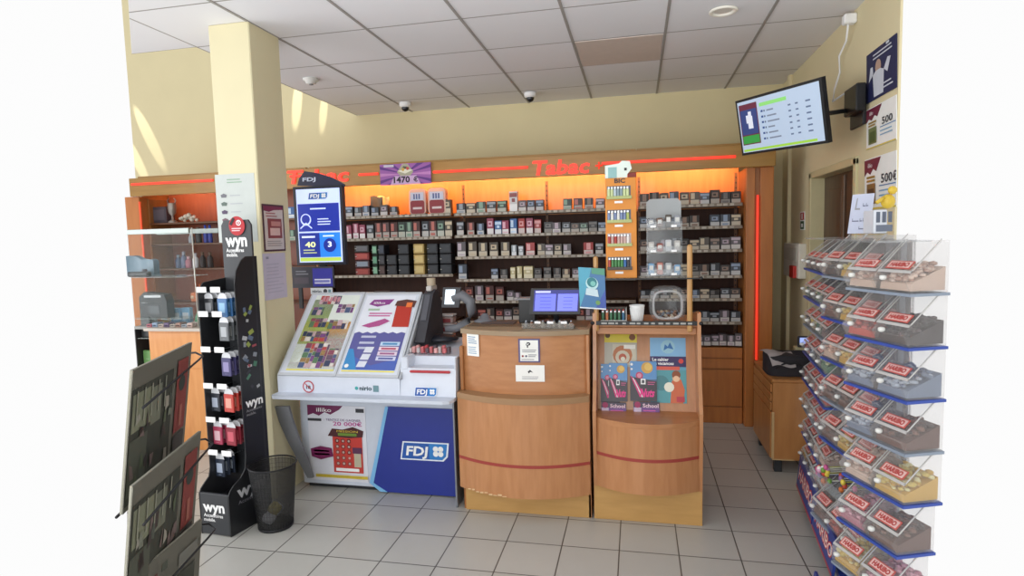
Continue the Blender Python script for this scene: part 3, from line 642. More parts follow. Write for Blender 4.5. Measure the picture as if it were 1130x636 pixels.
def n_p(A):
    A.rect(.08, .06, .92, .94, PAPER); A.txt('P', .4, .64, .22, INK, bold=.04); A.disc(.42, .76, .06, INK); A.disc(.43, .77, .035, PAPER)
    A.lines(.18, .42, .84, .56, 2, INKG, .5, .1); A.disc(.2, .27, .05, M('8C3030')); A.disc(.36, .27, .05, M('50506C')); A.lines(.46, .22, .86, .36, 2, INKG, .5, .2); A.lines(.14, .09, .86, .17, 1, INKG, .4)
cnote(572.5, 374, 596, 400, 'framed_notice', 'white notice with a black P and violet border on the counter front', 'notice', n_p, M('5C5480', .6))
cnote(569.5, 403, 601, 421, 'white_notice', 'wide white card with a small black bird mark below the P notice', 'notice', lambda A: (A.poly([(.42, .6), (.5, .72), (.6, .56), (.5, .6), (.46, .5)], INK), A.lines(.22, .12, .8, .34, 3, INKG, .35, .1)))
# ------------------------------------------------------------------ display counter with posts
DX0, DX1 = PZ(656, 572, 0).x, PZ(775, 580, 0).x
r = root('display_counter', ((DX0+DX1)/2, 3.5, 0), 'beech display counter with tall wooden posts and a magazine compartment', 'counter')
zc = PY(715, 466, 3.25).z; zb0 = PY(712, 548, 3.2).z; ztp = PY(700, 356, 3.45).z; zr = PY(700, 307, 3.45).z
mb = MB(); mb.box((DX0, YP, 0), (DX1, YP+.02, .2), PLI, .002); mb.box((DX0+.02, YP+.02, 0), (DX1-.02, 3.85, .02), PLI, 0); mb.build('plinth', r)
for s_, x in (('l', DX0), ('r', DX1-.02)):
    prof = [(YP+.002, 0), (YP-.0, .2), (3.29, zc-.06), (3.29, zc+.04), (3.36, zc+.2), (3.40, ztp-.08), (3.405, ztp+.06), (3.47, ztp+.06), (3.86, ztp+.0), (3.86, 0)]
    MB().ext([(x, y, z) for y, z in prof], (.02, 0, 0), CBEE).build('side_panel', r)
POST = wood('B98A50', 'C4965C', stretch=(10, 10, 1)); 
xl_, xr_ = PY(657.5, 300, 3.43).x, PY(761, 300, 3.43).x
MB().box((xl_-.013, 3.41, ztp-.05), (xl_+.013, 3.445, PY(660, 283, 3.42).z), POST, .008).build('post', r)
MB().box((xr_-.014, 3.41, ztp-.05), (xr_+.014, 3.445, PY(761, 270, 3.42).z), POST, .008).build('post', r)
df = bow(DX0+.018, DX1-.02, 3.31, .10)
mb = MB(); bowed(mb, DX0+.018, DX1-.018, df, zb0, zc-.03, 3.335, CBEE); mb.build('lower_panel', r)
q = PY(712, 508.5, 3.22).z; mb = MB(); bowed(mb, DX0+.018, DX1-.018, lambda x: df(x)-.002, q-.009, q+.009, 3.33, M('9C3C34', .5)); mb.build('red_stripe', r)
mb = MB(); bowed(mb, DX0+.018, DX1-.018, lambda x: df(x)-.004, zc-.03, zc, 3.8, CBEE2); mb.build('ledge', r)
MB().ext([(DX0+.02, 3.47, zc), (DX0+.02, 3.60, ztp-.03), (DX0+.02, 3.62, ztp-.03), (DX0+.02, 3.5, zc)], (DX1-DX0-.04, 0, 0), CBEE).build('slanted_back', r)
MB().box((DX0+.018, 3.44, ztp-.028), (DX1-.018, 3.85, ztp-.008), BEECHD, .003).box((DX0+.02, 3.45, ztp-.07), (DX1-.02, 3.47, ztp-.03), CBEE2, .003).build('top_shelf', r)
mb = MB(); mb.box((DX0+.0, 3.405, ztp-.01), (DX1-.0, 3.41, ztp+.014), BLACK, .001)
x = DX0+.05
while x < DX1-.05: mb.box((x, 3.4035, ztp-.004), (x+.014+.02*random.random(), 3.4052, ztp+.006), M('A8A8A4', .6), 0); x += .04
for x in (DX0+.0, DX1-.0): mb.ball((x, 3.402, ztp+.002), .012, BLACK, 8)
mb.build('price_strip', r)
mb = MB(); mb.box((DX0+.03, 3.41, zr-.006), (DX1-.03, 3.62, zr), clear('C8D4D0', .22), .001); mb.box((DX0+.0, 3.404, zr-.007), (DX1-.0, 3.41, zr+.001), BLACK, .001)
for x in (DX0, DX1): mb.ball((x, 3.402, zr-.002), .011, BLACK, 8)
mb.build('glass_shelf', r)
# ---- orange lighter stand
YL = 3.44
a, b = PY(669, 305, YL), PY(703, 305, YL); tz = PY(668, 197, YL).z
x0, x1, zb_ = a.x, b.x, zr+.001
r = root('lighter_display', ((x0+x1)/2, YL+.08, zb_), 'tall orange cardboard display of lighters with four windows on the glass shelf', 'display stand')
ORC = M('D8892C', .5); w = x1-x0; HT = tz-zb_
MB().box((x0, YL, zb_), (x1, YL+.13, tz), ORC, .003).build('carton', r)
def BP(u, v, k=0): return (x0+w*u, YL-.001-k*.0006, zb_+HT*v)
zt_ = PY(668, 179, YL).z
mb = MB(); vt = (zt_-zb_)/HT
mb.ext([(x0, YL+.01, tz-.03), (x0+.7*w, YL+.01, tz-.03), (x0+.72*w, YL+.01, tz+.02), (x0+.86*w, YL+.01, tz+.05), (x0+.8*w, YL+.01, zt_), (x0+.55*w, YL+.01, zt_+.004), (x0+.45*w, YL+.01, zt_-.01), (x0, YL+.01, zt_-.02)], (0, .004, 0), M('DCE8E0', .5))
mb.ext([(x0+.1*w, YL+.009, tz-.0), (x0+.38*w, YL+.009, tz), (x0+.38*w, YL+.009, zt_-.03), (x0+.1*w, YL+.009, zt_-.03)], (0, .001, 0), M('8CB8B8', .5)); mb.box((x0+.62*w, YL+.008, tz+.04), (x0+.7*w, YL+.0095, tz+.055), BLACK, 0)
mb.box((x0+.72*w, YL+.03, tz-.01), (x1, YL+.1, tz+.03), M('8A2E20', .5), .003); mb.build('header_card', r)
mb = MB(); F = frame(BP(.25, .945), Vector((w*.5, 0, 0)), Vector((0, 0, HT*.05))); A = Art(mb, F); A.txt('BIC', .1, .1, .9, INK, bold=.03, width=.7); mb.build('lettering', r)
cols = [['B8C8D0', 'C8D4A0', '8CA0A8'], ['7C8CB0', 'A8B868', 'E0E0D8'], ['E8E0DC', 'B03C34', 'C8A8A0'], ['3C3C40', 'A83C34', '3C6CA8', '48844C']]
for k in range(4):
    v0, v1 = .80-.235*k, .92-.235*k
    mb = MB(); mb.box(BP(.06, v0), (x0+w*.82, YL+.001, zb_+HT*v1), M('5A5C64' if k != 2 else 'B8A8A4', .4), 0)
    for i in range(7):
        u = .1+.1*i; c = random.choice(cols[k]); mb.lathe([(.0085, 0), (.0085, (v1-v0)*HT*.62), (.006, (v1-v0)*HT*.7)], M(c, .35), 8, (x0+w*(u+.02), YL-.008, zb_+HT*v0+.004)); mb.cb((x0+w*(u+.02), YL-.008, zb_+HT*v0+.004+(v1-v0)*HT*.78), (.012, .012, .014), M('C0C4C8', .3, metal=.5), .002)
    mb.box((x0+w*.05, YL-.018, zb_+HT*v0-.006), (x0+w*.85, YL, zb_+HT*(v0)+.012), M('3A3028' if k == 3 else 'A8B070', .4), .001)
    mb.box((x0+w*.3, YL-.002, zb_+HT*(v0-.05)), (x0+w*.56, YL-.0008, zb_+HT*(v0-.028)), WHITE, 0); mb.build('lighter_tray', r)
# ---- acrylic tiered holder
a, b = PY(714, 306, YL), PY(753, 306, YL); tz = PY(714, 219, YL).z; x0, x1 = a.x, b.x; w = x1-x0; HT = tz-zr
r = root('acrylic_holder', ((x0+x1)/2, YL+.06, zr+.001), 'clear acrylic three-tier holder with pale header beside the orange lighter display', 'display stand')
CL = clear('C4CCD0', .16)
mb = MB(); mb.box((x0, YL+.1, zr+.001), (x1, YL+.104, tz-.10), CL, .001); mb.box((x0, YL, zr+.001), (x0+.003, YL+.1, tz-.12), CL, 0); mb.box((x1-.003, YL, zr+.001), (x1, YL+.1, tz-.12), CL, 0); mb.build('frame', r)
MB().ext([(x0, YL+.09, tz-.11), (x1, YL+.09, tz-.11), (x1, YL+.09, tz-.02), (x1-.02, YL+.09, tz), (x0+.02, YL+.09, tz), (x0, YL+.09, tz-.02)], (0, .004, 0), M('9FA4A6', .4)).build('header', r)
for k, (f, cs) in enumerate(((.62, ['8C9098', '6C5040', '504840']), (.31, ['B8B4B0', '8C4438', 'C0C4C8']), (.02, ['7CA4C8', 'B8786C', 'A8ACB0']))):
    z = zr+.004+HT*f; MB().box((x0, YL, z), (x1, YL+.1, z+.003), CL, 0).box((x0, YL, z), (x1, YL+.003, z+.035), CL, 0).box((x0+.02, YL-.001, z+.002), (x0+.05, YL, z+.014), WHITE, 0).box((x1-.06, YL-.001, z+.002), (x1-.03, YL, z+.014), WHITE, 0).build('tier', r)
    for i in range(4):
        xx = x0+.025+(w-.05)*i/3; h = random.uniform(.045, .07)
        o = MB().cb((0, 0, h/2), (.034, .03, h), M(cs[i % 3], .4), .004).cb((0, -.0155, h*.6), (.022, .001, h*.4), M('D0D0CC'), 0).build('small_box'); o.location = (xx, YL+.04, z+.0035)
        tag(o, f'small gift box on the {["top", "middle", "bottom"][k]} tier of the acrylic holder, {["leftmost", "second from left", "second from right", "rightmost"][i]}', 'box', 'small boxes in the acrylic holder')
# ---- white cup, lighter tray, round jar on the top shelf
zt1 = ztp-.008
q = PY(703, 347, 3.47); c0 = (q.x, 3.47, zt1); 
mb = MB(); mb.lathe([(.028, .0), (.031, .002), (.041, .095), (.0435, .1), (.0435, .107), (.041, .107), (.038, .1), (.028, .01), (.001, .008)], M('F0F2F2', .4), 26, c0, cap=False); mb.lathe([(.028, 0), (.001, .0)], M('F0F2F2', .4), 26, c0, cap=False)
for i in range(26): a_ = i*6.2832/26; mb.tube([(c0[0]+.0315*math.cos(a_), c0[1]+.0315*math.sin(a_), c0[2]+.01), (c0[0]+.0405*math.cos(a_), c0[1]+.0405*math.sin(a_), c0[2]+.09)], .0012, M('F0F2F2', .4), 4)
tag(mb.build('paper_cup', loc=c0), 'ribbed white cup on the shelf of the display counter', 'cup')
q = PY(677, 347, 3.47); r = root('lighter_tray', (q.x, 3.47, zt1), 'white plastic tray full of lighters left of the white cup', 'tray')
mb = MB(); W2 = .075
mb.box((q.x-W2, 3.44, zt1), (q.x+W2, 3.53, zt1+.006), OFFW, .002); mb.box((q.x-W2, 3.437, zt1), (q.x+W2, 3.441, zt1+.022), OFFW, .001); mb.box((q.x+W2-.003, 3.44, zt1), (q.x+W2, 3.53, zt1+.09), OFFW, .001); mb.box((q.x-W2, 3.527, zt1), (q.x+W2, 3.53, zt1+.09), M('4A4038'), .001); mb.build('tray', r)
for i in range(6):
    for j in range(2):
        xx = q.x-W2+.014+.0235*i; c = random.choice(['B05040', '4A7C5C', 'C87850', '504840', 'D0C8B8', '3C6C8C'])
        m2 = MB(); m2.lathe([(.008, 0), (.0085, .05), (.008, .058)], M(c, .3), 10, (xx, 3.46+.035*j, zt1+.0065)); m2.cb((xx, 3.46+.035*j, zt1+.07), (.012, .01, .012), M('C8C8CC', .3, metal=.6), .002); m2.box((xx-.004, 3.452+.035*j, zt1+.075), (xx+.004, 3.457+.035*j, zt1+.08), M('C83830', .4), .001)
        o = m2.build('lighter', loc=(xx, 3.46+.035*j, zt1+.0065)); tag(o, f'pocket lighter in the white tray, {ORD[i]} from left in the {"front" if j == 0 else "back"} row', 'lighter', 'lighters in the white tray')
q = PY(736, 330, 3.56); zc_ = zt1+.105
r = root('plastic_jar', (q.x, 3.56, zt1), 'clear round plastic jar lying on its side on the display counter', 'jar')
CJ = clear('D0D4D6', .17, .05); T = Matrix.Translation((q.x, 3.56, zc_)) @ Matrix.Rotation(math.pi/2, 4, 'X')
def sq(rad, n=32, p=.62): return [(rad*math.copysign(abs(math.cos(a))**p, math.cos(a)), rad*math.copysign(abs(math.sin(a))**p, math.sin(a))) for a in [i*2*math.pi/n for i in range(n)]]
def sqloft(mb, secs, m):
    vs = []; n = 32
    for rad, d in secs: vs += [(x, y, d) for x, y in sq(rad)]
    mb.add(vs, [(i*n+k, i*n+(k+1) % n, (i+1)*n+(k+1) % n, (i+1)*n+k) for i in range(len(secs)-1) for k in range(n)], m, True)
mb = MB(T); sqloft(mb, [(.001, -.07), (.085, -.07), (.103, -.055), (.104, .05), (.09, .062), (.08, .065)], CJ); mb.build('body', r)
mb = MB(T); sqloft(mb, [(.082, .064), (.086, .066), (.086, .078), (.074, .082), (.072, .076)], clear('E4E6E8', .4, .05)); mb.build('rim', r)
mb = MB()
for i in range(60):
    a_ = random.uniform(0, 6.28); rr = .07*math.sqrt(random.random()); mb.ball((q.x+rr*math.cos(a_), 3.56+rr*.6*math.sin(a_), zt1+.02+.04*random.random()), .009, M(random.choice(['B8A890', '8C6C5C', 'D8D0C4', '7A8490']), .4), 6)
tag(mb.build('wrapped_sweets', loc=(q.x, 3.56, zt1+.012)), 'heap of wrapped sweets inside the clear round jar', 'sweets', kind='stuff')
# ---- blue picture book on the post
Yb = 3.39; a, b, c = PY(640, 340, Yb), PY(669, 342, Yb), PY(638, 295, Yb); b = Vector((b.x, b.y, b.z))
mb = MB(); F = quadF(a, b, c); A = panel(mb, F, M('2C6CA0', .35), .012)
A.poly([(0, 0), (0, 1), (.5, 1), (.3, .5)], M('3C9CB8', .35)); A.poly([(.6, 0), (1, 0), (1, .5)], M('2448A0', .35)); A.disc(.5, .62, .24, M('B8DCE0')); A.disc(.5, .65, .19, M('2C7C84')); A.disc(.54, .62, .1, M('7CC0B8')); A.poly([(.24, .34), (.74, .3), (.7, .48), (.28, .5)], M('C8DCE4')); A.disc(.7, .16, .09, M('6C9858')); A.rect(0, 0, 1, .03, M('E0E8F0')); A.poly([(.5, .86), (1, .84), (1, 1), (.5, 1)], M('3C8C70', .35))
tag(mb.build('picture_card', loc=a), 'blue card with a pale creature on the wooden post right of the till screen', 'card')
# ---- till screen on the counter
Ym = 3.46; a, b, c = PY(584, 347, Ym), PY(640, 345.5, Ym), PY(585, 319, Ym); b.z = a.z; F = quadF(a, b, c+Vector((0, .03, 0)))
r = root('till_screen', ((a.x+b.x)/2, Ym, ZT+.003), 'black till touch screen showing two violet panes, standing on the counter', 'screen')
mb = MB(); A = panel(mb, F, BLACK, .03); mb.build('casing', r)
mb = MB(); A = Art(mb, F); A.L = 2; A.rect(.07, .1, .96, .93, M('1C2070', .3, emit=.6)); A.rect(.1, .13, .51, .78, M('5C64D8', .3, emit=.9)); A.rect(.55, .13, .94, .78, M('666EDC', .3, emit=.9)); A.rect(.1, .82, .4, .9, M('A8ACE8', .3, emit=.8))
for i in range(4): A.L = 5; A.rect(.2, .24+.13*i, .42, .26+.13*i, M('3C44B0', .3, emit=.5)); A.L = 5; A.rect(.66, .24+.13*i, .84, .26+.13*i, M('3C44B0', .3, emit=.5))
mb.build('screen', r)
mb = MB(); mb.cb(((a.x+b.x)/2, Ym+.09, ZT+.012), (.17, .14, .018), DARK, .006); mb.tube([((a.x+b.x)/2, Ym+.1, ZT+.01), ((a.x+b.x)/2, Ym+.07, a.z+.06)], .018, DARK, 12); mb.build('stand', r)
xa = PY(572, 345, 3.55).x
mb = MB(); mb.box((xa, 3.56, ZT+.003), (a.x+.02, 3.66, ZT+.15), BLACK, .004); mb.box((xa-.01, 3.555, ZT+.145), (a.x+.02, 3.67, ZT+.156), GREY, .003); tag(mb.build('receipt_printer', loc=(xa, 3.6, ZT+.003)), 'black receipt printer left of the till screen', 'printer')
r = root('coin_tray', ((a.x+b.x)/2-.05, 3.38, ZT), 'clear lighter rack with three white price tickets in front of the till screen', 'rack')
mb = MB(); x0, x1 = PY(577, 352, 3.38).x, PY(634, 352, 3.38).x
mb.box((x0, 3.34, ZT+.001), (x1, 3.43, ZT+.006), clear('7A7468', .5), .001); mb.box((x0, 3.337, ZT+.001), (x1, 3.34, ZT+.034), clear('A8A49C', .3), .001); mb.build('tray', r)
for i in range(3): xx = PY((593, 607, 622)[i], 348, 3.335).x; MB().box((xx-.018, 3.333, ZT+.032), (xx+.018, 3.3365, ZT+.046), WHITE, .001).build('price_ticket', r)
for i in range(9):
    xx = x0+.02+(x1-x0-.04)*i/8; o = MB().lathe([(.009, 0), (.009, .026), (.006, .032)], M(random.choice(['5C4C3C', '9A9488', '6C7078', '7A5038']), .35), 10, (xx, 3.375, ZT+.0065)).cb((xx, 3.375, ZT+.042), (.01, .01, .007), STEEL, .001).build('lighter', loc=(xx, 3.375, ZT+.0065))
    tag(o, f'small lighter in the rack before the till screen, {ORD[i]} from left', 'lighter', 'lighters before the till screen')
# paper scraps and mat on worktop
a = PZ(560, 357, ZT+.003); mb = MB(); mb.box((a.x-.16, 3.5, ZT+.004), (a.x+.05, 3.6, ZT+.01), M('5A4C48', .6), .002); tag(mb.build('counter_mat', loc=(a.x, 3.55, ZT+.004)), 'dark flat mat on the worktop left of the till screen', 'mat')
# ---- publications in the slanted compartment
def slant(v): # point y on slanted back at height z
    return 3.47+(v-zc)/(ztp-.03-zc)*.13
def pub(name, x0, x1, yt, yb, off, label, cat, fn, m, t=.006, group=None):
    zl_ = PY((x0+x1)/2, yb, 3.42).z; zh_ = PY((x0+x1)/2, yt, 3.5).z
    yl, yh = slant(zl_)-off, slant(zh_)-off
    zl_ = PY((x0+x1)/2, yb, yl).z; zh_ = PY((x0+x1)/2, yt, yh).z
    a = Vector((PY(x0, yb, yl).x, yl, zl_)); b = Vector((PY(x1, yb, yl).x, yl, zl_)); c = Vector((a.x, yh, zh_))
    mb = MB(); A = panel(mb, quadF(a, b, c), m, t); fn(A); return tag(mb.build(name, loc=a), label, cat, group)
def a_toy(A):
    A.rect(.0, .62, 1, 1, M('D8C82C', .4)); A.disc(.86, .76, .1, M('7A4A28')); A.disc(.1, .8, .08, M('6A4A30'))
    A.rect(.25, .05, .97, .58, M('BDB6A0', .25)); A.disc(.56, .3, .3, M('B06838', .4)); A.disc(.56, .24, .22, M('C8BEA8', .4)); A.disc(.56, .24, .12, M('B05030', .4)); A.disc(.57, .2, .07, M('D8D4C0', .4)); A.rect(.6, .46, .95, .56, M('E4E4DC')); A.lines(.4, .84, .7, .92, 2, M('8C8A3C'), .4)
def a_bag(A): a_toy(A)
pub('toy_package', 667, 703, 362, 405, .012, 'clear toy packet with yellow header and brown arch toy, in front of its twin', 'toy packet', a_toy, M('A8A494', .25), .01, 'yellow toy packets')
pub('toy_package', 664, 690, 360, 402, .002, 'yellow headed toy packet behind the left side of the front one', 'toy packet', a_bag, M('A09C70', .25), .008, 'yellow toy packets')
def a_holiday(A):
    A.rect(0, .70, 1, 1, M('7FB4DC', .4)); A.disc(.5, .86, .2, M('94C4D8', .4)); A.poly([(.38, .8), (.5, .84), (.66, .82), (.56, .93), (.5, .86), (.42, .9)], M('3070B0'))
    A.rect(0, .55, 1, .71, M('34265C', .5)); A.txt('Le cahier', .06, .64, .05, WHITE, bold=.03, width=.46); A.txt('de vacances', .06, .58, .05, WHITE, bold=.03, width=.6); A.disc(.86, .64, .07, M('D0403C')); A.rect(.05, .5, .82, .555, M('D85A48'))
    A.rect(0, 0, 1, .5, M('4C96A0', .4)); A.disc(.3, .3, .22, M('3C7C84', .4)); A.poly([(.55, .0), (.9, .0), (.95, .2), (.85, .36), (.6, .34)], M('C86034', .4)); A.disc(.72, .38, .11, M('E0B088')); A.disc(.72, .43, .12, M('8A4A28')); A.disc(.72, .37, .085, M('E6BC98')); A.disc(.52, .24, .14, M('E8E8D8')); A.rect(.72, .02, .94, .1, M('B83848'))
pub('activity_book', 718, 758, 373, 445, .005, 'large blue holiday activity book with a child drawn on it', 'book', a_holiday, M('58A0BC', .4), .008)
def a_nuts(A):
    A.rect(0, .55, 1, 1, M('4C88C0', .3)); A.disc(.64, .84, .22, M('D0A048', .4)); A.disc(.68, .86, .14, M('E0BC60', .4)); A.disc(.06, .92, .05, WHITE); A.disc(.06, .8, .04, WHITE); A.disc(.35, .64, .14, M('C04068')); A.disc(.35, .64, .09, M('D890A8'))
    A.poly([(0, 0), (1, 0), (1, .5), (.4, .56), (0, .62)], M('2C1E2C', .35))
    for k in range(3): A.poly([(.02+.07*k, .62-.04*k), (.06+.07*k, .62-.04*k), (.42+.07*k, .1), (.36+.07*k, .1)], M('D83C80' if k != 1 else 'E8D8E0'))
    A.txt('Nuts', .36, .12, .2, M('E83C90'), bold=.04, width=.56, italic=.3); A.rect(.4, .42, .58, .56, WHITE); A.rect(.44, .45, .54, .53, M('505058'))
    A.lines(.66, .4, .95, .5, 2, M('C86090'), .4)
gN = 'pink and blue sticker packets'
pub('sticker_packet', 663, 684, 402, 444, .012, 'pink black and blue sticker packet at the far left of the compartment, partly hidden', 'packet', a_nuts, M('3C5C84', .25), .006, gN)
pub('sticker_packet', 672, 692.5, 401, 443, .022, 'pink black and blue sticker packet, middle of three', 'packet', a_nuts, M('3C5C84', .25), .006, gN)
pub('sticker_packet', 695.5, 725, 399, 443, .022, 'pink black and blue sticker packet, rightmost and widest of three', 'packet', a_nuts, M('3C5C84', .25), .006, gN)
def a_school(A):
    A.rect(0, 0, 1, 1, M('6C3C84', .4)); A.rect(0, .62, 1, 1, M('3C3048', .4)); A.txt('School', .36, .62, .28, M('E8C8D8'), bold=.03, width=.6); A.rect(.02, .1, .3, .6, M('C8B8D0')); A.lines(.38, .2, .94, .46, 2, M('D058A8'), .5); A.disc(.16, .8, .12, M('A03060'))
pub('card_packet', 663.5, 691, 444.5, 459, .03, 'small purple card packet at the bottom left of the compartment', 'packet', a_school, M('5C3C70', .3), .012, 'purple card packets')
pub('card_packet', 699, 728, 444, 459.5, .03, 'small purple card packet at the bottom, right of its twin', 'packet', a_school, M('5C3C70', .3), .012, 'purple card packets')
# ------------------------------------------------------------------ lottery counter
WK = M('D6DCE8', .35); WK2 = M('C8CFDC', .4); LGR = M('A6AAB0', .45)
KX0, KX1 = PY(306, 415, 3.28).x, CX0-.018
BX0, BX1 = PZ(338, 536, 0).x, PZ(508, 553, 0).x
YB0 = 3.47
r = root('lottery_counter', ((KX0+KX1)/2, 3.5, 0), 'white lottery counter with two slanted ticket panels, a ledge and a navy side', 'counter')
zld = PY(400, 440, 3.2).z; zst = PY(400, 417, 3.28).z
MB().box((BX0, YB0, .03), (BX1+.0, 3.79, zld-.02), WK2, .006).box((BX0+.02, YB0+.03, 0), (BX1-.02, 3.77, .03), DARK, .002).build('base', r)
# ledge with rounded front corners
lx0, lx1 = PY(299, 440, 3.2).x, CX0-.02; mb = MB()
P = [(lx0+.03, 3.185), (lx1-.05, 3.185), (lx1-.015, 3.2), (lx1, 3.235), (lx1, 3.5), (lx0, 3.5), (lx0, 3.215), (lx0+.01, 3.195)]
mb.ext([(x, y, zld-.018) for x, y in P], (0, 0, .02), WK2); mb.build('ledge', r)
# bracket leg at the left end
mb = MB(); lp = [PY(x, y, 3.3) for x, y in ((303, 449), (305, 468), (312, 492), (320, 514), (328, 536))]
rp = [PY(x, y, 3.3) for x, y in ((318, 449), (320, 468), (325, 492), (331, 514), (334, 536))]
n = 5; vs = [(p.x, 3.30+.03*i, p.z) for i, p in enumerate(lp)]+[(p.x, 3.30+.03*i, p.z) for i, p in enumerate(rp)]
vs += [(x, y+.02, z) for x, y, z in vs]
fs = [(i, n+i, n+i+1, i+1) for i in range(4)]+[(10+i, 10+i+1, 10+n+i+1, 10+n+i) for i in range(4)]+[(i, i+1, 10+i+1, 10+i) for i in range(4)]+[(n+i, 10+n+i, 10+n+i+1, n+i+1) for i in range(4)]+[(0, 10, 15, 5), (4, 9, 19, 14)]
mb.add(vs, fs, M('75777C', .5)); mb.build('bracket_leg', r)
# upper body and front fascia
xm_ = PY(441, 420, 3.28).x
mb = MB(); mb.ext([(KX0, 3.28, zld+.002), (KX0, 3.28, zst), (KX0, 3.74, zst+.45), (KX0, 3.80, zst+.45), (KX0, 3.80, zld+.002)], (xm_-KX0, 0, 0), WK); mb.build('upper_body', r)
zlb = PY(480, 393, 3.33).z
mb = MB(); mb.ext([(xm_+.001, 3.28, zld+.002), (xm_+.001, 3.30, zlb-.07), (xm_+.001, 3.4, zlb-.07), (xm_+.001, 3.42, zlb-.02), (xm_+.001, 3.88, zlb+.02), (xm_+.001, 3.88, zld+.002)], (KX1-xm_-.002, 0, 0), WK); 
for xa, xb in ((442, 450), (501, 511)): 
    p, q = PY(xa, 395, 3.3).x, min(PY(xb, 395, 3.3).x, KX1); mb.box((p, 3.295, zlb-.08), (q, 3.42, zlb-.005), WK, .006)
mb.build('ticket_well', r)
p, q = PY(452, 410, 3.285), PY(497, 412, 3.285); MB().box((p.x, 3.279, p.z-.009), (q.x, 3.292, p.z+.007), M('B8343C', .4), .006).build('red_slot', r)
def kA(x0, yb, x1, yt, Yk=3.279):
    a, b, c = PY(x0, yb, Yk), PY(x1, yb, Yk), PY(x0, yt, Yk); b.z = a.z; c.x = a.x; return quadF(a, b, c)
def fdj(A, u0=0, v0=0, u1=1, v1=1):
    f = lambda u, v: (u0+(u1-u0)*u, v0+(v1-v0)*v)
    A.poly([f(.0, 0), f(.88, 0), f(.97, .25), f(1, 1), f(.06, 1)], M('E8EEF8', .4)); A.poly([f(.03, .07), f(.86, .07), f(.935, .28), f(.965, .93), f(.085, .93)], M('2458A8', .4))
    A.poly([f(.6, .07), f(.86, .07), f(.935, .28), f(.965, .93), f(.6, .93)], M('2C7CC4', .4))
    A.txt('FDJ', u0+.12*(u1-u0), v0+.26*(v1-v0), .52*(v1-v0), WHITE, bold=.03, width=.46*(u1-u0), italic=.12)
    cx, cy_ = f(.78, .52)
    for dx, dy in ((-.05, .13), (.05, .13), (-.05, -.13), (.05, -.13)): A.L -= 1; A.disc(cx+dx*(u1-u0), cy_+dy*(v1-v0), .055*(u1-u0), WHITE)
    A.L += 1
mb = MB(); A = Art(mb, kA(457, 437.5, 483, 427)); fdj(A)
mb.build('logo_mark', r); mb = MB(); A = Art(mb, kA(391, 432, 418, 425)); A.txt('nirio', .22, .2, .7, M('2C4C58'), bold=.03, width=.5); A.disc(.1, .5, .07, M('3CA0A0')); A.rect(.78, .0, 1, 1, M('6C9098'))
mb.build('word_mark', r); mb = MB(); A = Art(mb, kA(334.5, 433, 347, 420.5)); A.disc(.5, .5, .5, M('B83C48'), 22); A.disc(.5, .5, .4, WK, 22); A.txt('18', .3, .32, .3, INK, bold=.04, width=.4); A.poly([(.2, .74), (.26, .8), (.8, .26), (.74, .2)], M('B83C48'))
mb.build('number_mark', r)
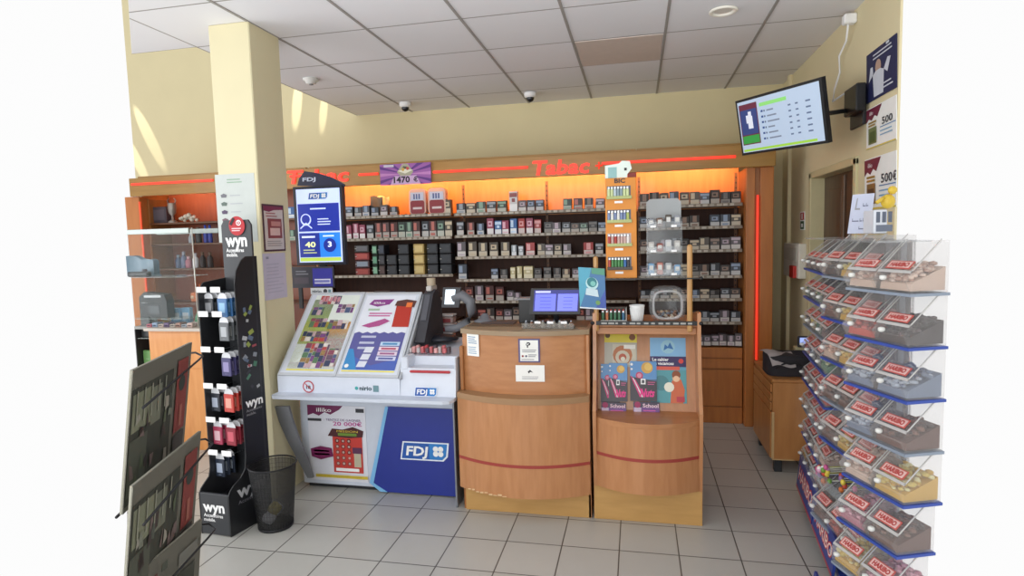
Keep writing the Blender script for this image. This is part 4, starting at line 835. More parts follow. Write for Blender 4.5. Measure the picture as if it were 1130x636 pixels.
# slanted ticket panels
def slantF(x0b, x1b, x0t, x1t):
    a, b = PY(x0b, 415.5, 3.27), PY(x1b, 416.5, 3.27); c = PY(x0t, 323, 3.735)
    a.z = b.z = zst+.004; b.y = a.y
    return quadF(a+Vector((0, 0, .004)), b+Vector((0, 0, .004)), Vector((a.x, c.y, c.z)))
F1 = slantF(306, 370, 345, 395); F2 = slantF(370.5, 439, 395, 456)
for k, F in enumerate((F1, F2)):
    mb = MB(); A = panel(mb, F, LGR if 0 else M('C2C6CC', .35), .03); A.rect(.03, .025, .97, .97, WK)
    pn = mb.build('panel_frame', r)
    mb = MB(); A = Art(mb, F); A.L = 4
    if k == 0:
        A.rect(.12, .05, .94, .96, M('E4ECE4', .3)); A.rect(.12, .05, .94, .065, M('E8E060'))
        for (a, b, c, d, col) in ((.12, .62, .5, .9, 'C8E07C'), (.12, .35, .6, .62, 'D8E45C'), (.5, .55, .94, .62, 'E8A040'), (.5, .1, .94, .42, 'E8786C'), (.12, .06, .6, .36, 'C8C880'), (.12, .06, .94, .14, 'E8C8D8'), (.55, .42, .94, .55, 'F0B870')): A.L = 4; A.rect(a, b, c, d, M(col, .35))
        rr = random.Random(3); A.L = 6
        for v0, v1, us in ((.84, .95, (.22, .6)), (.70, .80, (.16, .36)), (.73, .84, (.6, .9)), (.55, .66, (.2, .5)), (.53, .64, (.55, .9)), (.38, .5, (.16, .62)), (.08, .36, (.3, .72)), (.1, .3, (.74, .9))):
            u = us[0]
            while u < us[1]:
                w = rr.uniform(.05, .1); v = v0
                while v < v1:
                    h = rr.uniform(.035, .07); A.L = 7; A.rect(u, v, min(u+w, us[1]), min(v+h, v1), M(rr.choice(['6C5468', '8C4A5C', '4C5C80', '9C7C50', '5C7C5C', 'C8A8B0', '3C4460', 'B84C4C', 'E0D8D0', '7C4C84']), .35)); v += h+.004
                u += w+.006
        for i in range(5): A.L = 9; A.rect(.26+.07*i, .87, .31+.07*i, .93, M('C88C94'))
    else:
        A.rect(.06, .05, .92, .95, M('E6EAF4', .3)); A.rect(.06, .05, .92, .065, M('E8E060'))
        A.poly([(.14, .84), (.2, .9), (.56, .905), (.5, .84), (.3, .81)], M('8C3C8C', .35)); A.txt('illiko', .22, .845, .03, WHITE, bold=.01, width=.2)
        A.rect(.16, .76, .36, .785, M('A8C0A8')); A.lines(.2, .68, .6, .74, 2, M('C8609C'), .5, .1)
        A.poly([(.14, .57), (.24, .6), (.5, .66), (.6, .63), (.44, .57), (.28, .55)], M('B0508C', .35))
        A.poly([(.66, .56), (.94, .56), (.9, .86), (.63, .86)], M('B83428', .35)); A.poly([(.6, .82), (.94, .8), (.96, .88), (.78, .9), (.62, .88)], M('5C3430', .35)); A.poly([(.8, .8), (.9, .8), (.9, .86), (.8, .86)], M('E87838', .35))
        for i in range(4):
            for j in range(4): A.L = 8; A.rect(.68+.055*j, .6+.05*i, .71+.055*j, .625+.05*i, M('E0A090'))
        A.L = 5; pts = [(.06, .07), (.92, .07), (.92, .49)]
        for i in range(1, 13): pts.append((.92-.86*i/12, .49+(.012 if i % 2 else -.006)))
        A.poly(pts, M('5C5C9C', .35)); A.poly([(.06, .07), (.92, .07), (.92, .2), (.5, .12), (.06, .26)], M('4C64B4', .35)); A.poly([(.06, .07), (.3, .07), (.14, .3), (.06, .3)], M('3C8CC8', .35))
        for v in (.43, .36, .3): A.L = 8; A.rect(.2, v, .45, v+.025, M('C0C4DC'))
        for i, c in enumerate(('C0D8F0', 'E8D0DC', 'E0D0E0', 'D0D4EC')): A.L = 8; A.rect(.56, .34-.055*i, .88, .385-.055*i, M(c))
        for i in range(4): A.L = 9; A.rect(.6, .352-.055*i, .84, .372-.055*i, M(('4C8CC0', 'B8506C', 'A0608C', '5C60A0')[i]))
        for i in range(3): A.L = 9; A.poly([(.28+.02*i, .1+.08*i), (.42+.02*i, .1+.08*i), (.44+.02*i, .165+.08*i), (.3+.02*i, .165+.08*i)], M('DCE0EC'))
        A.disc(.12, .11, .035, WHITE)
    mb.build('ticket_display', pn)
mb = MB(); a, b = PY(456, 325, 3.74), PY(439, 417, 3.28)  # right edge trim of the slanted panels
mb.ext([(xm_, 3.26, zst), (xm_, 3.735, a.z), (xm_, 3.76, a.z-.01), (xm_, 3.3, zst-.01)], (.014, 0, 0), LGR); mb.build('edge_trim', r)
# navy side panel with logo
def kB(x, y, Yk=YB0-.01): return PY(x, y, Yk)
pts = [kB(*q) for q in ((427, 449), (500, 452), (508, 553), (424, 546), (409, 533), (416, 500))]
mb = MB(); mb.ext([(p.x, YB0-.012, max(.01, p.z)) for p in pts], (0, .011, 0), M('26348C', .35)); mb.build('navy_panel', r)
mb = MB()
e = [kB(*q) for q in ((425, 449), (428.5, 449), (412.5, 533), (428, 546), (420, 546), (408, 533), (415, 500))]
mb.ext([(p.x, YB0-.0135, max(.01, p.z)) for p in e], (0, .0014, 0), M('7CB8E4', .4)); mb.build('light_blue_edge', r)
a, b, c = PY(442, 507, YB0-.014), PY(496, 508.5, YB0-.014), PY(444, 487, YB0-.014); b.z = a.z; c.x = a.x
mb = MB(); fdj(Art(mb, quadF(a, b, c))); mb.build('printed_logo', r)
# steel strip between lottery counter and till counter
mb = MB(); mb.box((BX1+.001, YB0-.14, 0), (BX1+.012, 3.9, zld-.02), M('8C9096', .4, metal=.4), .002); mb.build('end_panel', r)
# paper slips in the well
a = PY(480, 399, 3.43); mb = MB()
for i in range(14):
    x = PY(450, 399, 3.43).x+.015+.019*i; mb.cb((x, 3.44+.02*(i % 3), zlb-.0+.012), (.02, .03, .03+.01*(i % 3)), M(random.choice(['C86C70', 'B8B0B0', '5C4C54', 'D8A0A0', 'E0D8D8', 'B84048']), .6), .003)
tag(mb.build('scratch_tickets', loc=(a.x, 3.44, zlb-.02)), 'pile of red and white scratch tickets in the well of the lottery counter', 'tickets', kind='stuff')
# poster on the counter base
Yp = YB0-.004; a, b, c = PY(343.5, 529, Yp), PY(407.5, 531, Yp), PY(343.5, 447, Yp); b = Vector((PY(405, 500, Yp).x, Yp, a.z)); c.x = a.x
mb = MB(); A = panel(mb, quadF(a, b, c), M('DADBE4', .5), .003)
A.poly([(0, .86), (0, 1), (.62, 1), (.56, .95), (.4, .88), (.3, .91), (.2, .86), (.1, .89)], M('6C2450')); A.txt('illiko', .16, .915, .055, WHITE, bold=.004, width=.26)
A.rect(.84, .92, .98, .97, INK); A.rect(0, .79, .24, .825, INK)
A.txt('TENTEZ DE GAGNER', .32, .80, .03, M('5C3470'), bold=.0, width=.6); A.txt('20 000€', .44, .74, .055, M('B8308C'), bold=.01, width=.5)
A.rect(.42, .12, .93, .6, M('C03C34')); A.poly([(.34, .6), (.42, .7), (.6, .69), (.78, .73), (.96, .68), (.94, .6), (.7, .58)], M('4C2428')); A.txt('MISSION', .5, .655, .028, M('E0C83C'), bold=.0, width=.36); A.rect(.52, .61, .84, .645, M('6C8C34'))
for i in range(5):
    for j in range(3): A.L = 7; A.disc(.5+.1*j, .24+.075*i, .036, M('7A4038'), 10); A.L = 8; A.disc(.5+.1*j, .24+.075*i, .02, M('C8A8A0'), 8)
A.rect(.78, .2, .9, .44, M('B8B098')); A.rect(.76, .38, .92, .46, M('5A3050')); A.rect(.46, .14, .86, .18, WHITE)
A.poly([(.04, .32), (.2, .28), (.42, .33), (.4, .44), (.2, .46), (.03, .42)], M('7C2458')); A.lines(.09, .33, .36, .42, 2, M('D8A8C4'), .5, .1)
A.rect(.1, .045, 1.0, .085, M('D0B83C')); A.lines(.14, .055, .9, .075, 1, M('8C7C30'), .3, 0)
tag(mb.build('game_poster', loc=a), 'white game poster with a red ticket reading 20 000€ on the lottery counter base', 'poster')
# ---- lottery screen on a stand behind the lottery counter
Yq = 3.87; a, b, c = PY(328, 293, Yq), PY(381.5, 292, Yq), PY(325, 206.5, Yq); b.z = a.z; c.x = a.x
F = quadF(a, b, c); r = root('lottery_screen', ((a.x+b.x)/2, Yq+.05, 0), 'tall dark framed lottery screen with arched header behind the lottery counter', 'screen')
MB(F).ext([(0, 0, -.04), (1, 0, -.04), (1, 1, -.04), (0, 1, -.04)], (0, 0, .04), M('1E2230', .4)).build('casing', r)
em = lambda c, s=.75: M(c, .3, emit=s)
mb = MB(); A = Art(mb, F); A.L = 2; A.rect(.06, .035, .95, .965, em('B4C2E8', .75)); A.rect(.08, .43, .92, .78, em('1C2C8C')); A.rect(.08, .1, .5, .41, em('1C2C84')); A.rect(.5, .1, .92, .41, em('2878DC')); A.rect(.08, .05, .92, .095, em('A8C04C'))
A.L = 5; fdj(A, .3, .83, .72, .92); A.disc(.24, .58, .11, em('B8C4F0'), 20); A.L += 0; A.disc(.24, .585, .085, em('1C2C8C'), 18); A.poly([(.12, .46), (.24, .52), (.36, .46), (.36, .48), (.24, .545), (.12, .48)], em('B8C4F0'))
A.lines(.48, .5, .76, .6, 3, em('B8C4E8'), .4, .2); A.lines(.34, .7, .66, .73, 1, em('B8C4E8'), .6, 0); A.txt('40', .2, .23, .07, em('D8E0A0'), bold=.03, width=.22); A.lines(.14, .34, .44, .38, 1, em('C8D0E8'), .6); A.lines(.16, .14, .44, .21, 2, em('A8B080'), .4)
A.disc(.71, .25, .13, em('1C2C84'), 18); A.txt('3', .67, .23, .07, em('D8E4F8'), bold=.03, width=.08); A.lines(.58, .35, .84, .385, 1, em('C8DCF8'), .5)
mb.build('screen', r)
Ya = Yq+.01; pts = [PY(x, y, Ya) for x, y in ((328, 205), (330, 197), (336, 189), (350, 191), (366, 196), (379, 203), (380, 206))]
mb = MB(); mb.ext([(p.x, Ya, p.z) for p in pts], (0, .02, 0), M('2A2C44', .4)); mb.build('header_sign', r)
a2, b2, c2 = PY(333, 201, Ya-.001), PY(350, 201, Ya-.001), PY(333, 195, Ya-.001); b2.z = a2.z; mb = MB(); A = Art(mb, quadF(a2, b2, c2)); A.txt('FDJ', .05, .1, .7, M('C0C8DC'), bold=.03, width=.85); mb.build('header_lettering', r)
xs = (a.x+b.x)/2; zt2 = zst+.46
MB().box((xs-.03, Yq+.015, .006), (xs+.03, Yq+.04, a.z+.1), DARK, .006).box((xs-.12, Yq+.0, 0), (xs+.12, Yq+.2, .012), DARK, .004).build('pole', r)
# small dark promo panel and tag under the screen
Yr = 3.81; a, b, c = PY(323, 318, Yr), PY(369, 318, Yr), PY(323, 295, Yr); b.z = a.z; c.x = a.x
mb = MB(); A = panel(mb, quadF(a, b, c), M('3A3A44', .4), .012); A.rect(.5, .06, .97, .92, M('38389C', .4)); A.rect(.54, .2, .92, .42, M('E0E0F0')); A.rect(.06, .2, .4, .5, M('4C4450')); A.lines(.1, .6, .45, .85, 2, M('80808C'), .4); A.rect(.54, .25, .9, .37, M('7C80C0'))
mb.box((a.x+.04, Yr+.005, zst+.36), (a.x+.07, Yr+.02, a.z+.01), DARK, .002); mb.box((b.x-.07, Yr+.005, zst+.36), (b.x-.04, Yr+.02, a.z+.01), DARK, .002)
tag(mb.build('promo_panel', loc=(a.x, Yr, a.z)), 'small dark and violet promotional panel just below the lottery screen', 'sign')
Yr = 3.745; a, b, c = PY(343, 325, Yr), PY(367, 325, Yr), PY(343, 318, Yr); b.z = a.z; c.x = a.x
mb = MB(); A = panel(mb, quadF(a, b, c), M('D4D8DC', .4), .003); A.txt('nirio', .08, .25, .5, M('2C3C48'), bold=.02, width=.42); A.disc(.68, .5, .09, INK); A.rect(.82, .25, .94, .75, M('6C8C94'))
tag(mb.build('price_card', loc=a), 'tiny white card standing on the top left of the lottery counter', 'card')
# ---- dark grey lottery terminal right of the slanted panels
T1, T2 = PY(445, 400, 3.6), PY(478, 395, 3.6)
xa, xb = xm_+.016, PY(479, 350, 3.7).x
zq = zlb+.03
r = root('lottery_terminal', ((xa+xb)/2, 3.72, zq-.01), 'dark grey curved lottery terminal standing behind the lottery counter', 'terminal')
prof = [(3.55, zq-.005), (3.50, zq+.02), (3.60, zq+.16), (3.70, zq+.31), (3.76, zq+.335), (3.82, zq+.32), (3.86, zq+.25), (3.88, zq+.1), (3.875, zq-.005)]
mb = MB(); mb.ext([(xa, y, z) for y, z in prof], (xb-xa, 0, 0), M('3C3C42', .55)); mb.build('body', r)
mb = MB(); mb.ext([(xa+.015, 3.585, zq+.15), (xa+.015, 3.69, zq+.305), (xa+.015, 3.695, zq+.302), (xa+.015, 3.59, zq+.147)], (xb-xa-.03, 0, 0), M('55565E', .35)); mb.build('display', r)
mb = MB(); mb.box((xa+.01, 3.72, zq+.325), (xb-.02, 3.84, zq+.36), M('C8C4C0', .6), .006); mb.lathe([(.03, 0), (.03, .05)], M('B8A890', .5), 14, (xb-.04, 3.78, zq+.36)); mb.build('paper_roll', r)
mb = MB(); y0 = 3.75
for i in range(5): mb.cb((PY(372+16*i, 326, 3.85).x, 3.84+.012*i, zst+.462+.006*(i % 2)), (.11, .05, .018), M(['A08C80', '6C625C', 'B0A8A0', '5C5450', '48485C'][i], .6), .004)
tag(mb.build('folded_papers', loc=(PY(400, 325, 3.85).x, 3.85, zst+.453)), 'folded papers lying on top of the lottery counter', 'papers', kind='stuff')
mb = MB(); p_ = PY(487, 389, 3.75); mb.lathe([(.001, 0), (.13, .0), (.135, .012), (.1, .03), (.001, .036)], M('20222C', .4), 24, (p_.x, 3.72, zq-.0), sx=1.0, sy=.7); tag(mb.build('change_mat', loc=(p_.x, 3.72, zq)), 'dark oval change dish behind the ticket well', 'dish')
# ---- customer display on curved arm
Yc = 3.62; a, b, c = PY(489, 337, Yc), PY(503, 339, Yc), PY(491, 319.5, Yc); b.z = a.z
r = root('customer_display', (b.x+.06, 3.62, ZT), 'small bright customer display on a curved grey arm at the till counter corner', 'display')
F = quadF(a-Vector((.012, 0, .015)), b+Vector((.02, 0, -.015)), c+Vector((-.012, .0, .012)))
mb = MB(); A = panel(mb, F, M('34363C', .4), .022); mb.build('casing', r); mb = MB(); A = Art(mb, F); A.L = 2; A.rect(.16, .16, .72, .9, M('D8E4EC', .3, emit=1.1)); A.lines(.22, .3, .66, .8, 5, M('A8BCC8', .3, emit=.6), .3); mb.build('screen', r)
q0 = PY(506, 330, 3.64); pts = [PY(x, y, 3.64) for x, y in ((500, 330), (510, 326), (519, 333), (521, 345), (516, 356), (504, 362), (492, 363))]
mb = MB(); mb.tube(pts, [.03, .034, .034, .032, .03, .026, .02], M('6C6E74', .45), 12); mb.build('arm', r)
# base foot resting on the worktop corner
pc = PY(518, 352, 3.62); mb = MB(); mb.lathe([(.001, 0), (.07, 0), (.072, .008), (.04, .02), (.02, .05), (.001, .055)], M('6C6E74', .45), 20, (CX0+.085, 3.62, ZT+.001)); mb.build('foot', r)
# ---- clear tubs stacked behind
for k, (yb, yt) in enumerate(((375, 363), (362, 352.5), (352, 341))):
    Yt = 3.99; a, b = PY(482, yb, Yt), PY(502, yb, Yt); h = PY(482, yt, Yt).z-a.z
    zt3 = PY(482, 375.3, Yt).z+.0625*k
    r = root('plastic_tub', ((a.x+b.x)/2, Yt, zt3), f'small clear tub with red and white contents, {["bottom", "middle", "top"][k]} of the stack below the customer display', 'tub', 'clear tubs in a stack')
    a_, b_ = a.x, b.x
    MB().box((a_+.006, Yt-.04, zt3), (b_-.006, Yt+.05, zt3+.05), M('B09C98', .25), .008).box((a_+.02, Yt-.0412, zt3+.008), (b_-.02, Yt-.04, zt3+.034), M('8C3C40', .4), 0).build('body', r)
    MB().box((a_, Yt-.046, zt3+.05), (b_, Yt+.056, zt3+.061), M('C4C0C0', .3), .004).build('lid', r)
zt3 = PY(482, 375.3, 3.98).z; a, b = PY(478, 375, 3.98), PY(512, 375, 3.98)
r = root('back_shelf_unit', ((a.x+b.x)/2, 4.0, 0), 'low wooden unit behind the counter carrying the stacked tubs', 'cabinet'); MB().box((a.x-.03, 3.93, .0), (b.x+.1, 4.06, zt3-.022), BEECHD, .004).build('body', r); MB().box((a.x-.04, 3.92, zt3-.021), (b.x+.11, 4.07, zt3-.001), CBEE2, .004).build('top', r)
# jar of sweets on that side
Yt = 4.15; a = PY(468, 330, Yt)
# ---- papers on the pillar
def wallq(name, corners, Yq, label, cat, fn, m=PAPER):
    a, b, c = [PY(*q, Yq) for q in corners]; b.z = a.z; c.x = a.x; mb = MB(); A = panel(mb, quadF(a, b, c), m, .002); fn(A); return tag(mb.build(name, loc=a), label, cat)
def a_menu(A):
    A.lines(.3, .86, .72, .94, 2, M('8CA890'), .4, .2)
    for i in range(5): A.L = 3; A.poly([(.12, .70-.12*i), (.2, .72-.12*i), (.28, .70-.12*i), (.26, .66-.12*i), (.14, .66-.12*i)], M(['6C6C74', '5C6C64', '50405C', '6C4C58', '4C4C54'][i])); A.L = 3; A.rect(.36, .68-.12*i, .62+.05*(i % 2), .695-.12*i, M('B0B4B8'))
wallq('information_sheet', ((242, 268), (285, 268), (240, 193)), 3.2705, 'large pale information sheet with small pictures on the front of the pillar', 'notice', a_menu, M('C2C8C4', .7))
def px(name, corners, Xq, label, cat, fn, m):
    a, b, c = [PX(*q, Xq) for q in corners]; b.z = a.z; c.y = a.y; mb = MB(); A = panel(mb, quadF(a, b, c), m, .002); fn(A); return tag(mb.build(name, loc=a), label, cat)
def a_frame(A):
    A.rect(.06, .04, .94, .96, M('D0C8C4', .4)); A.poly([(.06, .86), (.06, .96), (.94, .96), (.94, .9), (.5, .88), (.3, .84)], M('7C2C4C')); A.rect(.2, .28, .86, .7, M('8C4444')); A.rect(.3, .34, .76, .5, M('D8B8B0')); A.rect(.36, .54, .8, .64, M('C08880')); A.lines(.14, .72, .7, .84, 2, M('A8686C'), .4); A.lines(.14, .1, .84, .24, 3, M('A09894'), .4)
px('framed_advert', ((292, 278), (315.5, 279), (290, 225)), -2.270, 'maroon framed advert on the shaded side of the pillar', 'poster', a_frame, M('4A2834', .5))
px('paper_notice', ((293, 332), (317.5, 332), (292, 280)), -2.270, 'lilac white typed sheet below the framed advert on the pillar side', 'notice', lambda A: (A.lines(.12, .12, .88, .8, 9, M('B0ACC0'), .3, .4), A.rect(.12, .88, .24, .93, M('8C8CA0'))), M('C4BED0', .7))
# ------------------------------------------------------------------ phone accessory stand
A0, B0_, C0 = Vector((-2.447, 2.80, 0)), Vector((-2.241, 2.784, 0)), Vector((-2.18, 3.08, 0))
U = (B0_-A0).normalized(); V = (C0-B0_).normalized(); W, Dp = (B0_-A0).length, (C0-B0_).length
ST = Matrix(((U.x, V.x, 0, A0.x), (U.y, V.y, 0, A0.y), (0, 0, 1, 0), (0, 0, 0, 1)))
def sp3(x, y, z): return ST @ Vector((x, y, z))
BKS = M('1F2023', .35); BKS2 = M('34363A', .4)
r = root('accessory_stand', (-2.31, 2.94, 0), 'tall black phone accessory stand lettered wyn in front of the pillar', 'display stand')
zb1 = PY(238, 546, 2.79).z
MB(ST).box((.006, .0, .004), (W-.006, .02, zb1), BKS2, .003).box((.006, .02, .004), (W-.006, Dp-.004, zb1-.06), BKS, .003).build('base_front', r)
prof = [(0, 0), (0, .235), (.012, .26), (.04, .285), (.09, .31), (.125, .35), (.135, .42), (.135, 1.42), (.15, 1.49), (.19, 1.55), (.22, 1.57), (Dp, 1.57), (Dp, 0)]
for x in (0, W-.006):
    mb = MB(ST); mb.ext([(x, y, z) for y, z in (prof if x else prof[:4]+[(.07, .31), (.082, .36), (.082, 1.38), (.12, 1.43), (Dp, 1.45), (Dp, 0)])], (.006, 0, 0), BKS); mb.build('side_panel', r)
zh = PY(257, 243, 3.06).z
mb = MB(ST); mb.ext([(-.0, Dp-.03, .25), (W, Dp-.03, .25), (W, Dp-.03, zh-.03), (W-.02, Dp-.03, zh), (.02, Dp-.03, zh), (0, Dp-.03, zh-.03)], (0, .012, 0), BKS2); mb.build('header_panel', r)
def SA(x0, z0, x1, z1, y): return frame(sp3(x0, y, z0), sp3(x1, y, z0)-sp3(x0, y, z0), Vector((0, 0, z1-z0)))
def part(m):
    m.build('lettering', r); return MB()
mb = MB(); A = Art(mb, SA(.02, 1.565, .185, 1.72, Dp-.031)); A.txt('wyn', .03, .42, .5, WHITE, bold=.035, width=.92); A.txt('Accessoires', .05, .2, .15, WHITE, bold=.02, width=.75); A.txt('mobile.', .05, .03, .15, WHITE, bold=.02, width=.48); mb = part(mb)
A = Art(mb, SA(.02, .07, .185, .205, -.0005)); A.txt('wyn', .03, .5, .46, WHITE, bold=.035, width=.9); A.txt('Accessoires', .05, .27, .15, WHITE, bold=.02, width=.8); A.txt('mobile.', .05, .08, .15, WHITE, bold=.02, width=.48)
mb = part(mb)
def SS(y0, z0, y1, z1): return frame(sp3(W+.0005, y0, z0), sp3(W+.0005, y1, z0)-sp3(W+.0005, y0, z0), Vector((0, 0, z1-z0)))
A = Art(mb, SS(.15, .64, .29, .76)); A.txt('wyn', .03, .5, .46, WHITE, bold=.03, width=.9); A.txt('Accessoires', .05, .27, .14, M('A0A0A4'), width=.8); A.txt('mobile.', .05, .08, .14, M('A0A0A4'), width=.48)
mb = part(mb); A = Art(mb, SS(.05, .12, .27, .28)); A.txt('wyn', .03, .5, .46, M('B8B8BC'), bold=.03, width=.9); A.txt('Accessoires', .05, .27, .14, M('80808A'), width=.8)
mb = part(mb); rr = random.Random(5); A = Art(mb, SS(.14, .8, .29, 1.3))
for i in range(22):
    u, v = .2+.6*rr.random(), rr.random()**1.2*.95; a_ = rr.uniform(-.8, .8); w_, h_ = rr.uniform(.05, .13), rr.uniform(.02, .05)
    P = [(u+(x*math.cos(a_)-y*math.sin(a_)), v+(x*math.sin(a_)+y*math.cos(a_))*.3) for x, y in ((-w_, -h_*2), (w_, -h_*2), (w_, h_*2), (-w_, h_*2))]
    A.L = 1+i % 4; A.poly(P, M(rr.choice(['8A9098', '4C7C64', '9C4C54', '5C6C84', '8C9C4C', 'B0B4B8', '34343C']), .4))
mb.build('printed_pictures', r)
# red badge
q = sp3(.12, Dp-.04, zh-.035); mb = MB(); F = frame(q+Vector((-.055, 0, -.055)), Vector((.11, 0, 0)), Vector((0, 0, .11)))
n = 24; P = [(q.x+.052*math.cos(i*2*math.pi/n), q.y, q.z+.056*math.sin(i*2*math.pi/n)) for i in range(n)]; mb.ext(P, (0, .003, 0), M('B82C34', .4)); A = Art(mb, F); A.disc(.62, .66, .15, WHITE); A.disc(.62, .66, .1, M('B82C34', .4)); A.rect(.6, .6, .65, .76, WHITE); A.lines(.2, .2, .8, .42, 2, M('E8C8CC'), .5, .2); A.poly([(.08, .6), (.3, .95), (.42, .86), (.2, .52)], M('1A1A1E'))
tag(mb.build('round_badge', loc=q), 'round red badge stuck on top of the black accessory stand', 'badge')
rows_ = []
hk = [(316, [('303236', '8A8C90', 'black and silver'), ('3C6CA0', '8CB8D8', 'blue')]), (342, [None, ('5C6064', 'A8ACB0', 'grey')]), (380, [None, ('44406C', '8C84B0', 'violet')]),
      (419, [('2C3038', 'A8B0C0', 'black and white'), ('C0443C', 'E0A090', 'red')]), (455, [('A83C58', 'E0B8C0', 'pink'), ('8C2838', 'C85868', 'crimson')]), (490, [('2C3444', 'B0BCD0', 'dark blue'), None])]
rw = ['top', 'second', 'third', 'fourth', 'fifth', 'lowest']
for k, (yy, its) in enumerate(hk):
    z = PY(228, yy+6, 2.96).z
    for c, it in enumerate(its):
        xx = .035+.095*c
        m2 = MB(ST); m2.tube([(xx, .262, z), (xx, .09, z+.002), (xx, .082, z+.008)], .0025, STEEL, 5); m2.box((xx-.034, .076, z+.002), (xx+.034, .08, z+.034), WHITE, .002); m2.build('peg_hook', r)
        if it is None: continue
        for d in range(3):
            y = .115+.035*d
            w_, h_ = .068, .125; m3 = MB(); col = M(it[0], .35)
            m3.box((-w_/2, 0, -h_), (w_/2, .012, -.02), col, .002); m3.ext([(-w_/2, .005, -.022), (w_/2, .005, -.022), (w_/2-.006, .005, .0), (.012, .005, .012), (-.012, .005, .012), (-w_/2+.006, .005, 0)], (0, .0015, 0), M('DADCE0', .4)) ; m3.box((-w_*.3, -.001, -h_*.8), (w_*.3, 0, -h_*.35), M(it[1], .4), 0); m3.lathe([(.012, 0), (.012, .001)], M(it[1], .4), 10, (0, 0, -h_*.9), sy=.2)
            o = m3.build('accessory_pack'); o.matrix_world = ST @ Matrix.Translation((xx, y, z-.016))
            tag(o, f'{it[2]} accessory pack, {["front", "middle", "back"][d]} on {["left", "right"][c]} hook, {rw[k]} row of black stand', 'accessory pack', 'phone accessories hanging on the black stand')
# ------------------------------------------------------------------ mesh bin
cxb, cyb = -2.07, 2.95; zt_b = PY(300, 511, 2.95).z
r = root('waste_bin', (cxb, cyb, 0), 'black wire mesh waste bin standing at the foot of the pillar', 'bin')
MESH = clear('0C0C0E', .66, .5); n = 40
mb = MB(); mb.lathe([(.095, .012), (.10, .05), (.128, zt_b-.012)], MESH, n, (cxb, cyb, 0), cap=False)
for i in range(n):
    a_ = i*2*math.pi/n; mb.tube([(cxb+.096*math.cos(a_), cyb+.096*math.sin(a_), .01), (cxb+.129*math.cos(a_), cyb+.129*math.sin(a_), zt_b-.01)], .0009, WIRE, 3)
for k in range(14):
    z = .02+(zt_b-.04)*k/13; rd = .096+.033*(z/zt_b); mb.tube([(cxb+rd*math.cos(i*2*math.pi/n), cyb+rd*math.sin(i*2*math.pi/n), z) for i in range(n)], .0009, WIRE, 3, True)
mb.build('mesh_wall', r)
mb = MB(); mb.tube([(cxb+.131*math.cos(i*2*math.pi/n), cyb+.131*math.sin(i*2*math.pi/n), zt_b-.005) for i in range(n)], .005, WIRE, 6, True); mb.build('rim', r)
mb = MB(); mb.lathe([(.001, .001), (.096, .001), (.099, .012), (.095, .018), (.001, .01)], WIRE, n, (cxb, cyb, 0), cap=False); mb.build('base', r)
for i, (dx, dy, z, c, lab) in enumerate(((-.02, -.03, .03, 'C8C8D0', 'crumpled white paper in the bottom of the mesh bin'), (.02, -.03, .09, 'A89C60', 'yellowish crumpled wrapper in the mesh bin'), (-.01, .03, .06, 'B0B4C0', 'grey crumpled receipt at the back of the mesh bin'))):
    mb = MB(); rq = random.Random(i); mb.grid(lambda u, v: (cxb+dx+(.035+.012*math.sin(17*u+9*v))*math.cos(6.283*u)*math.sin(3.14*v+.01), cyb+dy+(.03+.012*math.cos(13*u+7*v))*math.sin(6.283*u)*math.sin(3.14*v+.01), z+.03+.032*math.cos(3.14*v)+.01*math.sin(21*u)), 14, 8, M(c, .7), False)
    tag(mb.build('crumpled_paper', loc=(cxb+dx, cyb+dy, z)), lab, 'paper')
